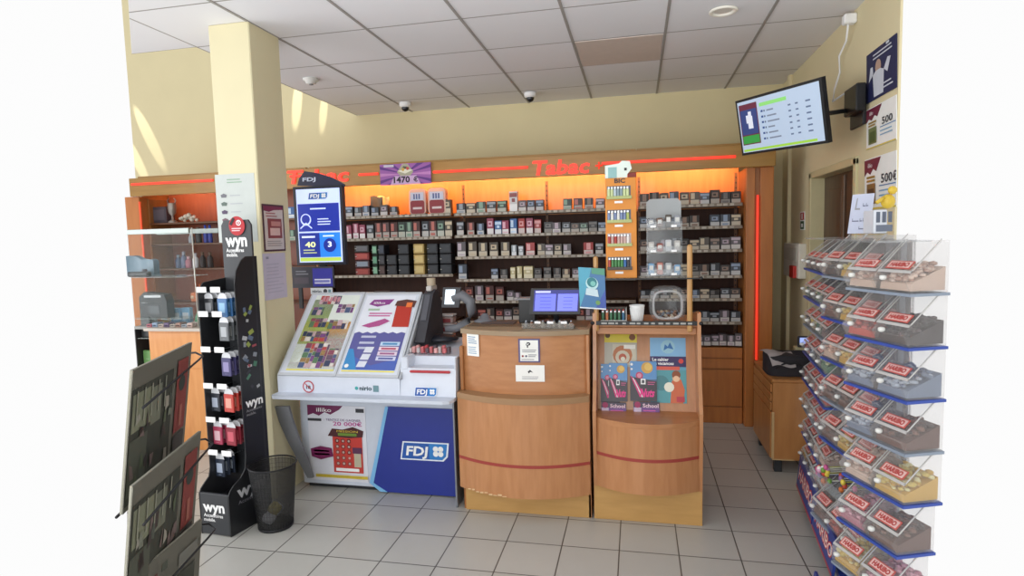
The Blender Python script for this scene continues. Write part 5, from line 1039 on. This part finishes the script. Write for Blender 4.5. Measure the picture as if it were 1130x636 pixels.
# ------------------------------------------------------------------ newspaper rack at the near left
nr = root('newspaper_rack', (-1.06, 1.05, 0), 'black wire newspaper rack close to the camera at the left', 'rack')
specs = [((147, 409), (212, 378), 1.4), ((147, 537), (222, 476), 1.2), ((150, 636), (223, 573), 1.0)]
np_lab = ['topmost newspaper on the wire rack, green photo and red side column', 'middle newspaper on the wire rack, players photo and red side column', 'lowest newspaper on the wire rack, mostly hidden below the middle one']
for k, (l, rgt, z) in enumerate(specs):
    a, b = PZ(*l, z), PZ(*rgt, z); d = (b-a); 
    if k == 2: a = b-(b-a).normalized()*.33; d = b-a
    nrm = Vector((d.y, -d.x, 0)).normalized(); hgt = .29 if k < 2 else .3
    dwn = Vector((0, 0, -hgt))-nrm*.045+d.normalized()*.012
    bl, br = a+dwn, b+dwn; F = quadF(bl, br, a); mb = MB(); A = panel(mb, F, M('8E8C80', .85), .006)
    G1, G2, G3 = M('4A4E44', .8), M('767A66', .8), M('34372F', .8)
    if k < 2:
        A.rect(.0, .04, .66, .86, G3); A.rect(.02, .55, .3, .82, G2); A.rect(.3, .52, .46, .8, M('6A6E60', .8)); A.rect(.0, .1, .26, .5, G1); A.rect(.72, .3, .93, .9, M('7A3430', .8)); A.rect(.72, .06, .93, .28, M('3A3836', .8)); A.disc(.82, .7, .06, M('2A3430', .8)); A.rect(.8, .34, .85, .52, M('94584C', .8))
        rq = random.Random(k)
        for i in range(16):
            u, v = rq.uniform(.02, .6), rq.uniform(.08, .6); A.L = 6; A.poly([(u, v), (u+rq.uniform(.02, .07), v+rq.uniform(-.02, .03)), (u+rq.uniform(.02, .06), v+rq.uniform(.04, .16)), (u+rq.uniform(-.02, .02), v+rq.uniform(.05, .14))], M(rq.choice(['74786C', '4A5048', '8C8A80', '505A44', '3A3230', '6C5C5A']), .8))
        for i in range(5): A.L = 7; A.rect(.06+.11*i, .6, .075+.11*i, .84, M('8C8E80', .8))
    else:
        A.rect(.1, .72, .5, .8, M('7C3A38', .8)); A.rect(.54, .86, .6, .92, G1); A.lines(.16, .78, .56, .9, 2, M('6C4440', .8), .5); A.rect(.64, .5, .92, .72, G3); A.rect(.72, .76, .94, .88, M('70706A', .8)); A.lines(.1, .3, .6, .68, 7, M('5C5C56', .8), .4)
    for i in range(3):   # further copies behind give the stack its thickness
        mb.T = Matrix.Translation(-nrm*(.008+.004*i)+Vector((0, 0, -.003*i))); A2 = panel(mb, F, M('8A887E', .85), .002); mb.T = Matrix()
    tag(mb.build('newspaper', loc=bl), np_lab[k], 'newspaper', 'newspapers on the wire rack')
    # front wire that holds the paper
    w0 = a+Vector((0, 0, -.075))+nrm*.012; w1 = b+Vector((0, 0, -.045))+nrm*.012
    dd = d.normalized(); w1 = w1+dd*.0
    m2 = MB(); m2.tube([w0, w1, w1+dd*.03+Vector((0, 0, .004)), w1+dd*.042-nrm*.02+Vector((0, 0, .012)), w1+dd*.036-nrm*.05+Vector((0, 0, .012)), w1+dd*.01-nrm*.075], .0026, WIRE, 7)
    m2.build('wire_pocket', nr); m2 = MB(); m2.tube([bl-nrm*.012+Vector((0, 0, -.004)), br-nrm*.012+Vector((0, 0, -.004))], .003, WIRE); m2.build('bottom_wire', nr)
a, b = PZ(142, 541, 1.2), PZ(222, 476, 1.2); nrm = Vector(((b-a).y, -(b-a).x, 0)).normalized()
m2 = MB()
for t in (.86,):
    p_ = a+(b-a)*t-nrm*.11; m2.tube([(p_.x, p_.y, .01), (p_.x, p_.y, 1.36)], .007, WIRE, 8); m2.build('upright', nr); m2 = MB(); m2.tube([p_+Vector((0, 0, -1.18))-nrm*.15, p_+Vector((0, 0, -1.18))+nrm*.12], .008, WIRE); m2.build('foot', nr); m2 = MB()
    for zz in (1.08, .88, .68): m2.tube([(p_.x, p_.y, zz), Vector((p_.x, p_.y, zz))+nrm*.07], .004, WIRE)
m2.build('arm', nr)
# ------------------------------------------------------------------ wooden counter and glass case at the left
YO = 4.0; x0, x1 = PY(163, 360, YO).x, -3.05; zo = PY(190, 362, YO).z
r = root('side_counter', ((x0+x1)/2, YO+.2, 0), 'orange beech side counter with pale top behind the newspapers', 'counter')
OB = wood('CE8848', 'D89656', stretch=(8, 8, 1.2))
mb = MB(); mb.box((x0, YO, 0), (x1, YO+.4, zo-.025), OB, .003); mb.build('body', r)
mb = MB(); mb.box((x0+.03, YO-.004, .06), (x1, YO, .66), OB, .003); mb.box((x0+.03, YO-.004, .67), (x1, YO, zo-.04), OB, .003); mb.build('front_panel', r)
MB().box((x0-.02, YO-.03, zo-.025), (x1, YO+.42, zo), M('BDB3A8', .4), .005).build('top', r)
# glass case
g0, g1, zg0, zg1 = PY(142, 290, 4.03).x, PY(205, 280, 3.95).x, zo, PY(180, 252, 3.95).z
Yg = 4.03
r = root('glass_case', ((g0+g1)/2, Yg+.15, 0), 'glass display case with aluminium top rail at the far left', 'display case')
GL = clear('8C9C98', .06, .03); AL = M('9CA4A0', .3, metal=.5)
zm = PY(170, 306, Yg).z; zl3 = PY(170, 352, Yg).z
MB().box((g0, Yg, zg1-.04), (g1-.03, Yg+.02, zg1), AL, .003).box((g0, Yg+.3, zg1-.04), (g1, Yg+.32, zg1), AL, .003).build('top_rail', r)
MB().box((g0, Yg+.002, zo+.01), (g1, Yg+.006, zg1-.04), GL, 0).box((g1-.004, Yg, zo+.01), (g1, Yg+.3, zg1), GL, 0).build('glass_pane', r)
MB().tube([(g1, Yg-.0, zo+.003), (g1, Yg, zg1)], .0045, M('C8C8C0', .3, metal=.4)).build('corner_rail', r)
for z in (zm, zl3): MB().box((g0, Yg+.01, z-.006), (PY(200, 300, Yg).x, Yg+.3, z), clear('A8B4B0', .45, .1), .001).build('glass_shelf', r)
r = root('low_display_cabinet', ((g0+x0)/2, Yg+.15, 0), 'low dark glass cabinet left of the side counter, holding packets', 'display case')
MB().box((g0, Yg, .0), (x0-.03, Yg+.3, .3), DARK, .004).build('base', r)
MB().box((g0, Yg+.28, .3), (x0-.03, Yg+.3, zo-.02), M('4A4440', .6), .002).box((g0, Yg, .3), (g0+.01, Yg+.28, zo-.02), DARK, .002).build('back_panel', r); MB().box((g0, Yg, zo-.02), (x0-.03, Yg+.3, zo+.005), M('8C8C88', .4), .003).build('top', r)
for z in (.9, .62): MB().box((g0+.01, Yg+.01, z-.006), (x0-.03, Yg+.28, z), clear('A8B4B0', .45, .1), .001).build('glass_shelf', r)
# things in the case
def tv(x, z, dy=.1): return Vector((PY(x, 300, Yg+dy).x, Yg+dy, z+.001))
q = tv(156, zm); mb = MB(); mb.grid(lambda u, v: (q.x-.14+.28*u, q.y+.02*math.sin(5*u), q.z+.17*v*(1-.25*u)+.01*math.sin(9*u)), 10, 6, M('6C8494', .4)); mb.grid(lambda u, v: (q.x-.14+.28*u, q.y+.06+.02*math.sin(5*u), q.z+.17*v*(1-.25*u)+.01*math.sin(9*u)), 10, 6, M('5C7080', .4)); mb.box((q.x-.14, q.y, q.z), (q.x+.14, q.y+.06, q.z+.01), M('8C9CA8', .3), .002)
tag(mb.build('gift_bag', loc=q), 'pale blue wrapped gift in the glass case', 'gift bag')
q = tv(148, zm, .04); mb = MB(); mb.cb(q+Vector((.05, 0, .022)), (.2, .05, .042), M('2C2C30', .4), .01); mb.lathe([(.02, 0), (.02, .02)], M('50505A', .3), 12, q+Vector((.1, 0, .044))); tag(mb.build('camera_box', loc=q), 'small black object at the front edge of the glass case shelf', 'box')
q = tv(166, zl3, .06); r = root('black_gift_set', q, 'black gift set with pale lettering band in the glass case', 'gift set')
mb = MB(); mb.ext([(q.x-.13, q.y, q.z), (q.x+.13, q.y, q.z), (q.x+.13, q.y, q.z+.14), (q.x+.11, q.y, q.z+.19), (q.x-.08, q.y, q.z+.21), (q.x-.13, q.y, q.z+.17)], (0, .08, 0), M('1A1C20', .45)); mb.build('body', r)
MB().box((q.x-.08, q.y-.002, q.z+.165), (q.x+.08, q.y-.0002, q.z+.185), M('C8CCD0', .5), 0).lathe([(.022, 0), (.02, .004), (.001, .005)], M('C0C4C8', .4), 14, (q.x-.08, q.y-.003, q.z+.12)).box((q.x-.05, q.y-.003, q.z+.03), (q.x+.06, q.y-.0002, q.z+.1), M('484C52', .4), .001).build('front_label', r)
q = tv(190, zo, .14); q.z = zo+.001
for i, (x, c, h, w, lab) in enumerate(((196, '6CA0C8', .13, .1, 'light blue gift packet standing on the side counter, left of the two blue'), (207, '7CB0D4', .135, .08, 'light blue gift packet nearest the black stand on the side counter'), (184, 'C8A040', .1, .07, 'yellow gift packet on the side counter'))):
    p_ = PY(x, 350, YO+.24); mb = MB(); mb.box((p_.x-w/2, YO+.22, zo), (p_.x+w/2, YO+.26, zo+h), M(c, .4), .004); mb.box((p_.x-w*.35, YO+.2185, zo+h*.3), (p_.x+w*.35, YO+.22, zo+h*.7), M('D8E0E8', .5), 0); tag(mb.build('gift_packet', loc=(p_.x, YO+.22, zo)), lab, 'packet')
p_ = PY(223, 355, YO+.15); tag(MB().lathe([(.06, 0), (.05, .06), (.03, .12), (.004, .17)], M('2E7A4C', .5), 14, (p_.x, p_.y, zo)).build('paper_cone', loc=(p_.x, p_.y, zo)), 'green cone standing on the side counter beside the black stand', 'cone')
for i in range(8):
    p_ = PY(168+6.4*i, 362, YO+.06); c = ['B86C78', '8CA0B8', 'C8B8B0', '6C5C7C', 'B0A8A0', '9C7C70', 'A0A8B0', 'C0A8A0'][i]
    mb = MB(); mb.cb((p_.x, YO+.06, zo+.012+.006*(i % 2)), (.05, .07, .024+.012*(i % 2)), M(c, .5), .005); mb.box((p_.x-.015, YO+.025, zo+.01), (p_.x+.015, YO+.0255, zo+.018), WHITE, 0)
    tag(mb.build('small_trinket', loc=(p_.x, YO+.06, zo)), f'small trinket packet lying along the side counter front edge, {ORD[i]} from left', 'packet', 'trinket packets on the side counter')
# dark lower case contents at the frame edge
for k, (x, y, c, lab) in enumerate(((148, 350, '3A3E40', 'dark packet with white oval in the lower glass case, upper one'), (157, 372, 'A8ACA8', 'white and pink packet in the lower glass case'), (148, 385, '6C9C5C', 'green packet at the far left of the lower glass case'), (152, 368, '50444C', 'dark maroon packet in the lower glass case'))):
    zz = (.9, .9, .62, .62)[k]; p_ = tv(x, zz, .05+.06*(k % 2)+(.1 if k == 3 else 0)); p_.x = max(g0+.06, min(p_.x, x0-.09)); 
    mb = MB(); mb.box((p_.x-.045, p_.y, zz+.0005), (p_.x+.045, p_.y+.03, zz+.17), M(c, .4), .006); mb.lathe([(.02, 0), (.02, .001)], OFFW, 12, (p_.x, p_.y-.0015, zz+.1), sy=.05)
    tag(mb.build('gift_packet', loc=p_), lab, 'packet')
# ------------------------------------------------------------------ low cabinet at the right with a bag
QX, QY0, QY1, QZ = .885, 4.16, 4.76, .645
r = root('drawer_cabinet', (1.1, 4.46, 0), 'low beech drawer cabinet standing against the right wall', 'cabinet')
CW = wood('AE7440', 'BA8048', stretch=(8, 8, 1.2))
MB().box((QX, QY0, .09), (WR-.003, QY1, QZ-.02), CW, .004).build('body', r)
MB().box((QX-.008, QY0-.006, QZ-.02), (WR-.003, QY1+.006, QZ), CW, .004).build('top', r)
MB().box((QX-.004, QY0-.003, .1), (QX+.012, QY0+.002, .42), M('C8A878', .5), .002).box((QX+.0, QY0-.003, .09), (QX+.14, QY0+.001, .098), M('C8A878', .5), .001).build('edge_trim', r)
for k in range(3): 
    z0_, z1_ = .61-.062*(k+1)+.006, .61-.062*k
    MB().box((QX-.014, QY0+.008, z0_), (QX-.001, QY1-.008, z1_), CW, .003).build('drawer', r)
MB().box((QX-.012, QY0+.008, .1), (QX-.001, QY1-.008, .42), CW, .003).build('door', r)
for y in (QY0+.02, QY1-.07): 
    MB().box((QX+.02, y, 0), (QX+.07, y+.05, .09), DARK, .004).build('foot', r)
MB().box((WR-.08, QY0+.02, 0), (WR-.03, QY0+.07, .09), DARK, .004).build('foot', r)
# bag
r = root('black_bag', (1.08, 4.4, QZ), 'black fabric bag with a pale cloth over it on the low cabinet', 'bag')
a, b = PY(847, 405, 4.28).x, PY(895, 405, 4.28).x
def bagf(u, v):
    t = 2*math.pi*u; rx, ry = (b-a)/2, .14; h = .135
    s_ = math.sin(math.pi*min(1, v*1.0)*.5); k = (1-max(0, (v-.55)/.45)**2*.9)
    c_, s2 = math.cos(t), math.sin(t); p = .45
    return ((a+b)/2+rx*k*math.copysign(abs(c_)**p, c_), 4.38+ry*k*math.copysign(abs(s2)**p, s2), QZ+.002+h*min(1, v/.6)+.01*math.sin(3*t)*v)
mb = MB(); mb.grid(bagf, 28, 10, M('26242A', .8)); mb.build('body', r)
mb = MB(); mb.tube([((a+b)/2+(b-a)*.5*t, 4.232, QZ+.03+.07*math.cos(t*1.6)) for t in [-.7+1.4*i/10 for i in range(11)]], .006, M('141418', .5)); mb.build('piping', r)
mb = MB(); mb.grid(lambda u, v: (a+.02+.15*u-.05*v*(1-u), 4.226+.2*v+.0*u, QZ+.075+.075*min(1, v*3)+.01*math.sin(6*u)-.06*(1-v)*u*0+.004*math.sin(11*v)), 10, 8, M('A8A0A0', .9)); o = mb.build('cloth', loc=(a+.1, 4.3, QZ+.1)); tag(o, 'pale grey cloth draped over the left of the black bag', 'cloth')
p_ = PY(888, 376, 4.45); r = root('card_reader', (p_.x, 4.45, QZ), 'small payment device with a lit blue screen behind the black bag', 'card reader')
mb = MB(); mb.box((p_.x-.055, 4.46, QZ+.001), (p_.x+.055, 4.53, p_.z-.05), M('BEB48C', .5), .006); mb.box((p_.x-.045, 4.45, p_.z-.05), (p_.x+.045, 4.47, p_.z+.03), M('34343A', .4), .006); mb.build('body', r)
MB().box((p_.x-.032, 4.447, p_.z-.025), (p_.x+.032, 4.4505, p_.z+.02), M('9CB0F0', .3, emit=.9), .002).build('screen', r)
# ------------------------------------------------------------------ sweet rack along the right wall
P0, P1 = Vector((.96, 3.72, 0)), Vector((.815, 2.27, 0))
dr_ = (P1-P0).normalized(); rear = Vector((-dr_.y, dr_.x, 0)); LEN = (P1-P0).length
HB = M('2A3E8C', .4); TRB = M('3550A8', .35)
rootR = root('sweet_rack', (1.1, 2.9, 0), 'blue wheeled pick and mix rack filled with clear sweet bins along the right wall', 'rack')
NB = 9; PW = LEN/NB; ang = math.atan2(rear.y, rear.x); Z0 = 1.46
# three sections: first bin, number of bins, row pitch, rows, top, turn, height scale
SECT = [(0, 4, .163, 8, 1.455, 0, 1.0, 'far'), (4, 3, .197, 7, 1.455, math.radians(13), 1.18, 'middle'), (7, 2, .192, 7, 1.44, math.radians(26), 1.16, 'near')]
def bin_place(sec, j, k):
    i0, n, pt, nr_, zt_0, tw, hs, nm = sec
    d2 = Vector((dr_.x*math.cos(tw)-dr_.y*math.sin(tw), dr_.x*math.sin(tw)+dr_.y*math.cos(tw), 0))
    off = rear*(-.02*(i0 > 0)-(.016*max(0, k-4) if i0 else 0))
    return P0+dr_*(i0*PW+.004)+d2*(j*PW*.99)+off, ang+tw, d2
# rack body, back panel and blue trays
mb = MB(); q0, q1 = P0+rear*.165, P0+dr_*(7*PW)+rear*.165
mb.ext([q0, q1, q1+rear*.02, q0+rear*.02], (0, 0, Z0+.12), M('A8B4C0', .4)); 
mb.build('back_frame', rootR)
BW = PW*.94
def bin_mb():
    w = BW; t = .003; m = clear('DEDAD8', .11, .05); mb = MB()
    pr = [(0.0, .0), (-.022, .035), (0.0, .06), (.118, .158), (.15, .158), (.15, .0)]
    for y in (-w, -t): mb.ext([(x, y, z) for x, z in pr], (0, t, 0), m)
    for i in range(len(pr)):
        (xa, za), (xb, zb2) = pr[i], pr[(i+1) % len(pr)]
        if i == 3: continue
        nx, nz = (zb2-za), -(xb-xa); l = math.hypot(nx, nz); nx, nz = nx/l*.002, nz/l*.002
        mb.ext([(xa, -w, za), (xb, -w, zb2), (xb-nx*-1, -w, zb2-nz*-1), (xa-nx*-1, -w, za-nz*-1)], (0, w, 0), m)
    return mb
def lid_mb():
    mb = MB(); e = M('C4C2C0', .25)
    for y in (-BW, -.0035): mb.ext([(0, y, .061), (.118, y, .159), (.118, y, .163), (0, y, .065)], (0, .0035, 0), e)
    mb.ext([(-.001, -BW, .0605), (.005, -BW, .066), (.005, -BW, .069), (-.001, -BW, .0645)], (0, BW, 0), e)
    return mb
s_ = .1075; LU = Vector((0, -1, 0)); LV = Vector((.118, 0, .098)).normalized()
def label_mb():
    mb = MB(); O = Vector((.01, -BW*.14, .0725)); F = frame(O, LU*(BW*.72), LV*.036); A = panel(mb, F, M('CC6058', .45), .001); A.rect(.05, .12, .95, .88, M('E6C4BE', .5)); A.txt('HARIBO', .12, .26, .52, M('B8342E'), bold=.05, width=.76); return mb
def knob_mb(): return MB().lathe([(.006, 0), (.012, .004), (.012, .012), (.006, .015)], M('E6E6E2', .35), 10, (-.018, -BW*.3, .036))
bm_, lm_, tm_, km_ = [q.build('src') for q in (bin_mb(), lid_mb(), label_mb(), knob_mb())]
SWC = [(['B8483C', 'C87060', '8C3430'], 'red'), (['5C3A30', '3A2624', '7A5444'], 'brown'), (['4C7C5C', '8CA878', 'C8D0A0'], 'green'), (['C8B0A0', 'E0C8B8', 'B08C7C'], 'pale'), (['C8A040', 'D8C060', 'E0D8A0'], 'yellow'), (['B06C80', 'D8A0B0', '8C4C64'], 'pink'), (['6C7C94', 'A8B4C4', '4C5C7C'], 'blue grey'), (['2C2428', '4A3C40', '1C1A1E'], 'dark liquorice')]
SM = []
for cs, nm in SWC:
    mb = MB(); rq = random.Random(nm)
    mb.ext([(.004, -BW+.006, .004), (.142, -BW+.006, .004), (.142, -BW+.006, .088), (.008, -BW+.006, .03)], (0, BW-.013, 0), M(cs[0], .5))
    for i in range(80):
        x = rq.uniform(.008, .13); mb.ball((x, rq.uniform(-BW+.016, -.016), .03+.062*(x/.142)+.014*rq.random()), rq.uniform(.008, .014), M(rq.choice(cs), .35), 6, (1, 1.3, .7))
    SM.append((mb.build('src'), nm))
def inst(src, name, parent=None):
    o = bpy.data.objects.new(name, src.data); COL.objects.link(o)
    if parent is not None: o.parent = parent
    return o
rq = random.Random(11); nb = 0
rown = ['top', 'second', 'third', 'fourth', 'fifth', 'sixth', 'seventh', 'eighth']
for sec in SECT:
    for k in range(sec[3]):
        zz = sec[4]-sec[2]*k-.035
        p0, an, d2 = bin_place(sec, 0, k); rdir = Vector((math.cos(an), math.sin(an), 0)); a_, b_ = p0, p0+d2*(sec[1]*PW*.985)
        if not (sec[7] == 'middle' and k == 5):
            mt = TRB if (k*2+sec[0]) % 3 != 1 else M('8C98A8', .35); m2 = MB()
            m2.ext([tuple(v[:2])+(zz-.012,) for v in (a_-rdir*.008, b_-rdir*.008, b_+rdir*.152, a_+rdir*.152)], (0, 0, .0105), mt); m2.build('tray', rootR)
        for j in range(sec[1]):
            if sec[7] == 'middle' and k == 5: continue
            pos, an, d2 = bin_place(sec, j, k); col = rq.randrange(len(SM)); nm = SM[col][1]
            where = f'{rown[k]} row, {ORD[j]} from far end, {sec[7]} section of rack'
            o = root('sweet_bin', (pos.x, pos.y, zz), f'{nm} sweet bin, {where}', 'sweet bin', 'clear sweet bins on the rack', rz=an); o.scale = (1, 1, sec[6])
            inst(bm_, 'bin_body', o); inst(lm_, 'lid_frame', o); inst(tm_, 'bin_label', o); inst(km_, 'knob', o)
            s2 = inst(SM[col][0], 'sweets'); s2.location = (pos.x, pos.y, zz+.0025); s2.rotation_euler = (0, 0, an)
            tag(s2, f'{nm} sweets in bin, {where}', 'sweets', kind='stuff'); nb += 1
for o in (bm_, lm_, tm_, km_)+tuple(x[0] for x in SM): bpy.data.objects.remove(o)
# blue base signs and wheels
def sign(a, b, z0_, z1_, lean=.02):
    a, b = Vector(a), Vector(b); F = frame(Vector((a.x, a.y, z0_)), b-a, Vector((0, 0, z1_-z0_))+rear*lean); mb = MB(); A = panel(mb, F, HB, .012)
    A.rect(0, .0, 1, .08, M('B84048', .4)); A.txt('HARIBO', .08, .34, .4, M('D84038'), bold=.06, width=.84, italic=.1); A.L += 1; A.txt('HARIBO', .085, .345, .38, M('F0E4E0'), bold=.0, width=.82, italic=.1); mb.build('base_sign', rootR)
off = -rear*.03
a = P0+off-rear*.0; sign(a, P0+dr_*.50+off, .10, .30); sign(P0+dr_*.52+off, P0+dr_*1.0+off, .10, .26)
zlo = P0+dr_*1.02-rear*.12; sign(zlo, P0+dr_*1.55-rear*.12, .0, .13)
mb = MB(); b0, b1 = P0+dr_*.0, P0+dr_*1.55; mb.ext([tuple(b0[:2])+(.09,), tuple(b1[:2])+(.09,), tuple((b1+rear*.28)[:2])+(.09,), tuple((b0+rear*.28)[:2])+(.09,)], (0, 0, .03), HB); mb.build('base', rootR)
for t in (.06, .46, 1.1):
    for s in (.03, .25):
        p_ = P0+dr_*t+rear*s; p_.z = .037; T = Matrix.Translation(p_) @ Matrix.Rotation(ang, 4, 'Z') @ Matrix.Rotation(math.pi/2, 4, 'Y')
        mb = MB(T); mb.lathe([(.012, -.015), (.036, -.013), (.037, 0), (.036, .013), (.012, .015)], M('1A1A1C', .6), 18); mb.T = Matrix(); mb.cb((p_.x, p_.y, .08), (.04, .04, .025), STEEL, .003); mb.build('wheel', rootR)
# lollipops in an open tray low on the rack
pos, an, d2 = bin_place(SECT[1], 0, 5); rdir = Vector((math.cos(an), math.sin(an), 0)); z = SECT[1][4]-SECT[1][2]*5-.045
r = root('lollipop_tray', (pos.x, pos.y, z), 'open clear tray of colourful lollipops low on the sweet rack', 'tray')
pos = pos-rear*.03; m2 = MB(); c = CL; e0, e1 = pos, pos+d2*(PW*2.9)
m2.ext([tuple(e0[:2])+(z,), tuple(e1[:2])+(z,), tuple((e1+rdir*.2)[:2])+(z,), tuple((e0+rdir*.2)[:2])+(z,)], (0, 0, .004), c); m2.ext([tuple(e0[:2])+(z,), tuple(e1[:2])+(z,), tuple((e1+rdir*.003)[:2])+(z,), tuple((e0+rdir*.003)[:2])+(z,)], (0, 0, .05), c); m2.build('tray', r)
for i in range(26):
    t = rq.uniform(.04, .96); h = rq.uniform(0, .09); p_ = e0+d2*(PW*2.9*t)+rdir*(.01+.03*rq.random()); zc_ = z+.012+h
    cc = rq.choice(['C85C90', 'E0C84C', 'C84C34', '6C9C3C', 'D8A0C0', '8C6C9C', 'E8E8E0', 'D87838']); m2 = MB(); m2.ball((p_.x, p_.y, zc_), .014, M(cc, .35), 8, (.8, 1, 1)); m2.tube([(p_.x, p_.y, zc_), tuple((p_+rdir*.1+d2*.02)[:2])+(zc_+.012,)], .0022, M('9CA03C' if i % 2 else 'D8D8CC', .5), 5)
    tag(m2.build('lollipop', loc=(p_.x, p_.y, zc_)), 'wrapped lollipop lying in the open tray low on the sweet rack', 'lollipop', 'lollipops in the open tray')
# things on top of the rack
zr_ = Z0+.13
mb = MB(); F0 = P0+dr_*.2+rear*.02; a, b, c = PX(935, 262, 1.08), PX(958, 262, 1.08), PX(940, 214, 1.12); ad = PY(966, 213, 2.9)
A_, B_ = PY(935, 258, 3.05), PY(959, 258, 2.98); C_ = PY(941, 215, 3.08); B_.z = A_.z
mb = MB(); A = panel(mb, quadF(A_, B_, C_), M('C6CCE0', .7), .002); A.L = 2
A.poly([(.2, .6), (.24, .9), (.28, .9), (.26, .64), (.44, .64), (.44, .6)], INKG)
for u, v, w in ((.55, .68, .12), (.7, .68, .1), (.15, .3, .3), (.5, .3, .1), (.64, .3, .2), (.5, .1, .3)): A.L = 3; A.rect(u, v, u+w, v+.025, M('70748C')); A.L = 3; A.rect(u, v, u+.02, v+.08, M('70748C'))
tag(mb.build('handwritten_sheet', loc=A_), 'white sheet with handwriting standing on top of the sweet rack', 'notice')
a, b = PY(962, 258, 2.7), PY(992, 258, 2.62); zt4 = PY(965, 232, 2.7).z
r = root('toy_carton', ((a.x+b.x)/2, 2.72, a.z), 'white carton with dark grille and yellow figure on top of the sweet rack', 'carton')
mb = MB(); mb.box((a.x, 2.68, a.z), (b.x-.02, 2.8, zt4), M('D8DCE4', .5), .004); mb.build('carton', r)
mb = MB(); xx = a.x+.008
for i in range(3): mb.box((xx+.022*i, 2.6785, a.z+.045), (xx+.014+.022*i, 2.68, zt4-.008), M('5C6474', .5), 0)
mb.box((xx, 2.6785, a.z+.008), (xx+.06, 2.68, a.z+.035), M('6C7484', .5), 0); mb.build('printed_front', r)
mb = MB(); p_ = PY(981, 222, 2.72); YE = M('D8B83C', .4); mb.ball((p_.x, 2.73, zt4+.035), .028, YE, 12, (1, .8, 1.1)); mb.ball((p_.x+.012, 2.72, zt4+.08), .018, YE, 10); mb.tube([(p_.x-.02, 2.72, zt4+.05), (p_.x-.05, 2.71, zt4+.03)], .008, YE); tag(mb.build('yellow_figure', loc=(p_.x, 2.73, zt4)), 'small yellow toy standing on the white carton above the rack', 'toy')
mb = MB(); q0, q1 = P0+rear*.0, P1+rear*.0; z = Z0+.125
mb.ext([tuple(q0[:2])+(z,), tuple(q1[:2])+(z,), tuple((q1+rear*.165)[:2])+(z,), tuple((q0+rear*.165)[:2])+(z,)], (0, 0, .006), clear('C8CCD0', .35)); mb.build('top_shelf', rootR)
# ------------------------------------------------------------------ light
w = bpy.data.worlds.new('daylight'); SC.world = w; w.use_nodes = True; bg = w.node_tree.nodes['Background']
bg.inputs[0].default_value = (1, 1, 1, 1); bg.inputs[1].default_value = 1.05
# daylight from the shop windows: behind the camera and at the left
area('shop_window', (-1.2, -2.2, 1.6), (math.radians(90), 0, math.radians(0)), 3.2, 2.4, 33, (.95, .98, 1))
area('side_window', (-5.2, 2.2, 1.7), (math.radians(90), 0, math.radians(-70)), 2.6, 2.2, 28, (.96, .98, 1))
SC.view_settings.view_transform = 'Standard'; SC.view_settings.look = 'None'; SC.view_settings.gamma = 1; SC.view_settings.use_curve_mapping = False
SC.view_settings.exposure = -0.1
area('ceiling_fill', (-.8, -1.0, .25), (math.radians(180-28), 0, 0), 3.0, 2.0, 75, (.97, .98, 1))  # added upward fill to brighten the ceiling, standing in for floor bounce
# low sun through the roof opening throws streaks on the back wall and the far left panel
def streak(x, y, dx, dn, deg, en, Yw=WB):
    T = PY(x, y, Yw); S = T+Vector((dx, -dn, 2.3)); l = bpy.data.lights.new('sun_streak', 'SPOT'); l.energy = en; l.spot_size = math.radians(deg); l.spot_blend = .35; l.color = (1, .97, .85); l.shadow_soft_size = .01
    o = bpy.data.objects.new('sun_streak', l); COL.objects.link(o); o.location = S; o.rotation_euler = (T-S).to_track_quat('-Z', 'Y').to_euler()
streak(163, 148, -1.1, .45, 3.4, 900); streak(150, 175, -1.1, .5, 3, 900); streak(328, 112, .35, .5, 3, 1000); streak(357, 122, .35, .5, 2.4, 800)
print('PACKS', npk, 'BINS', nb)
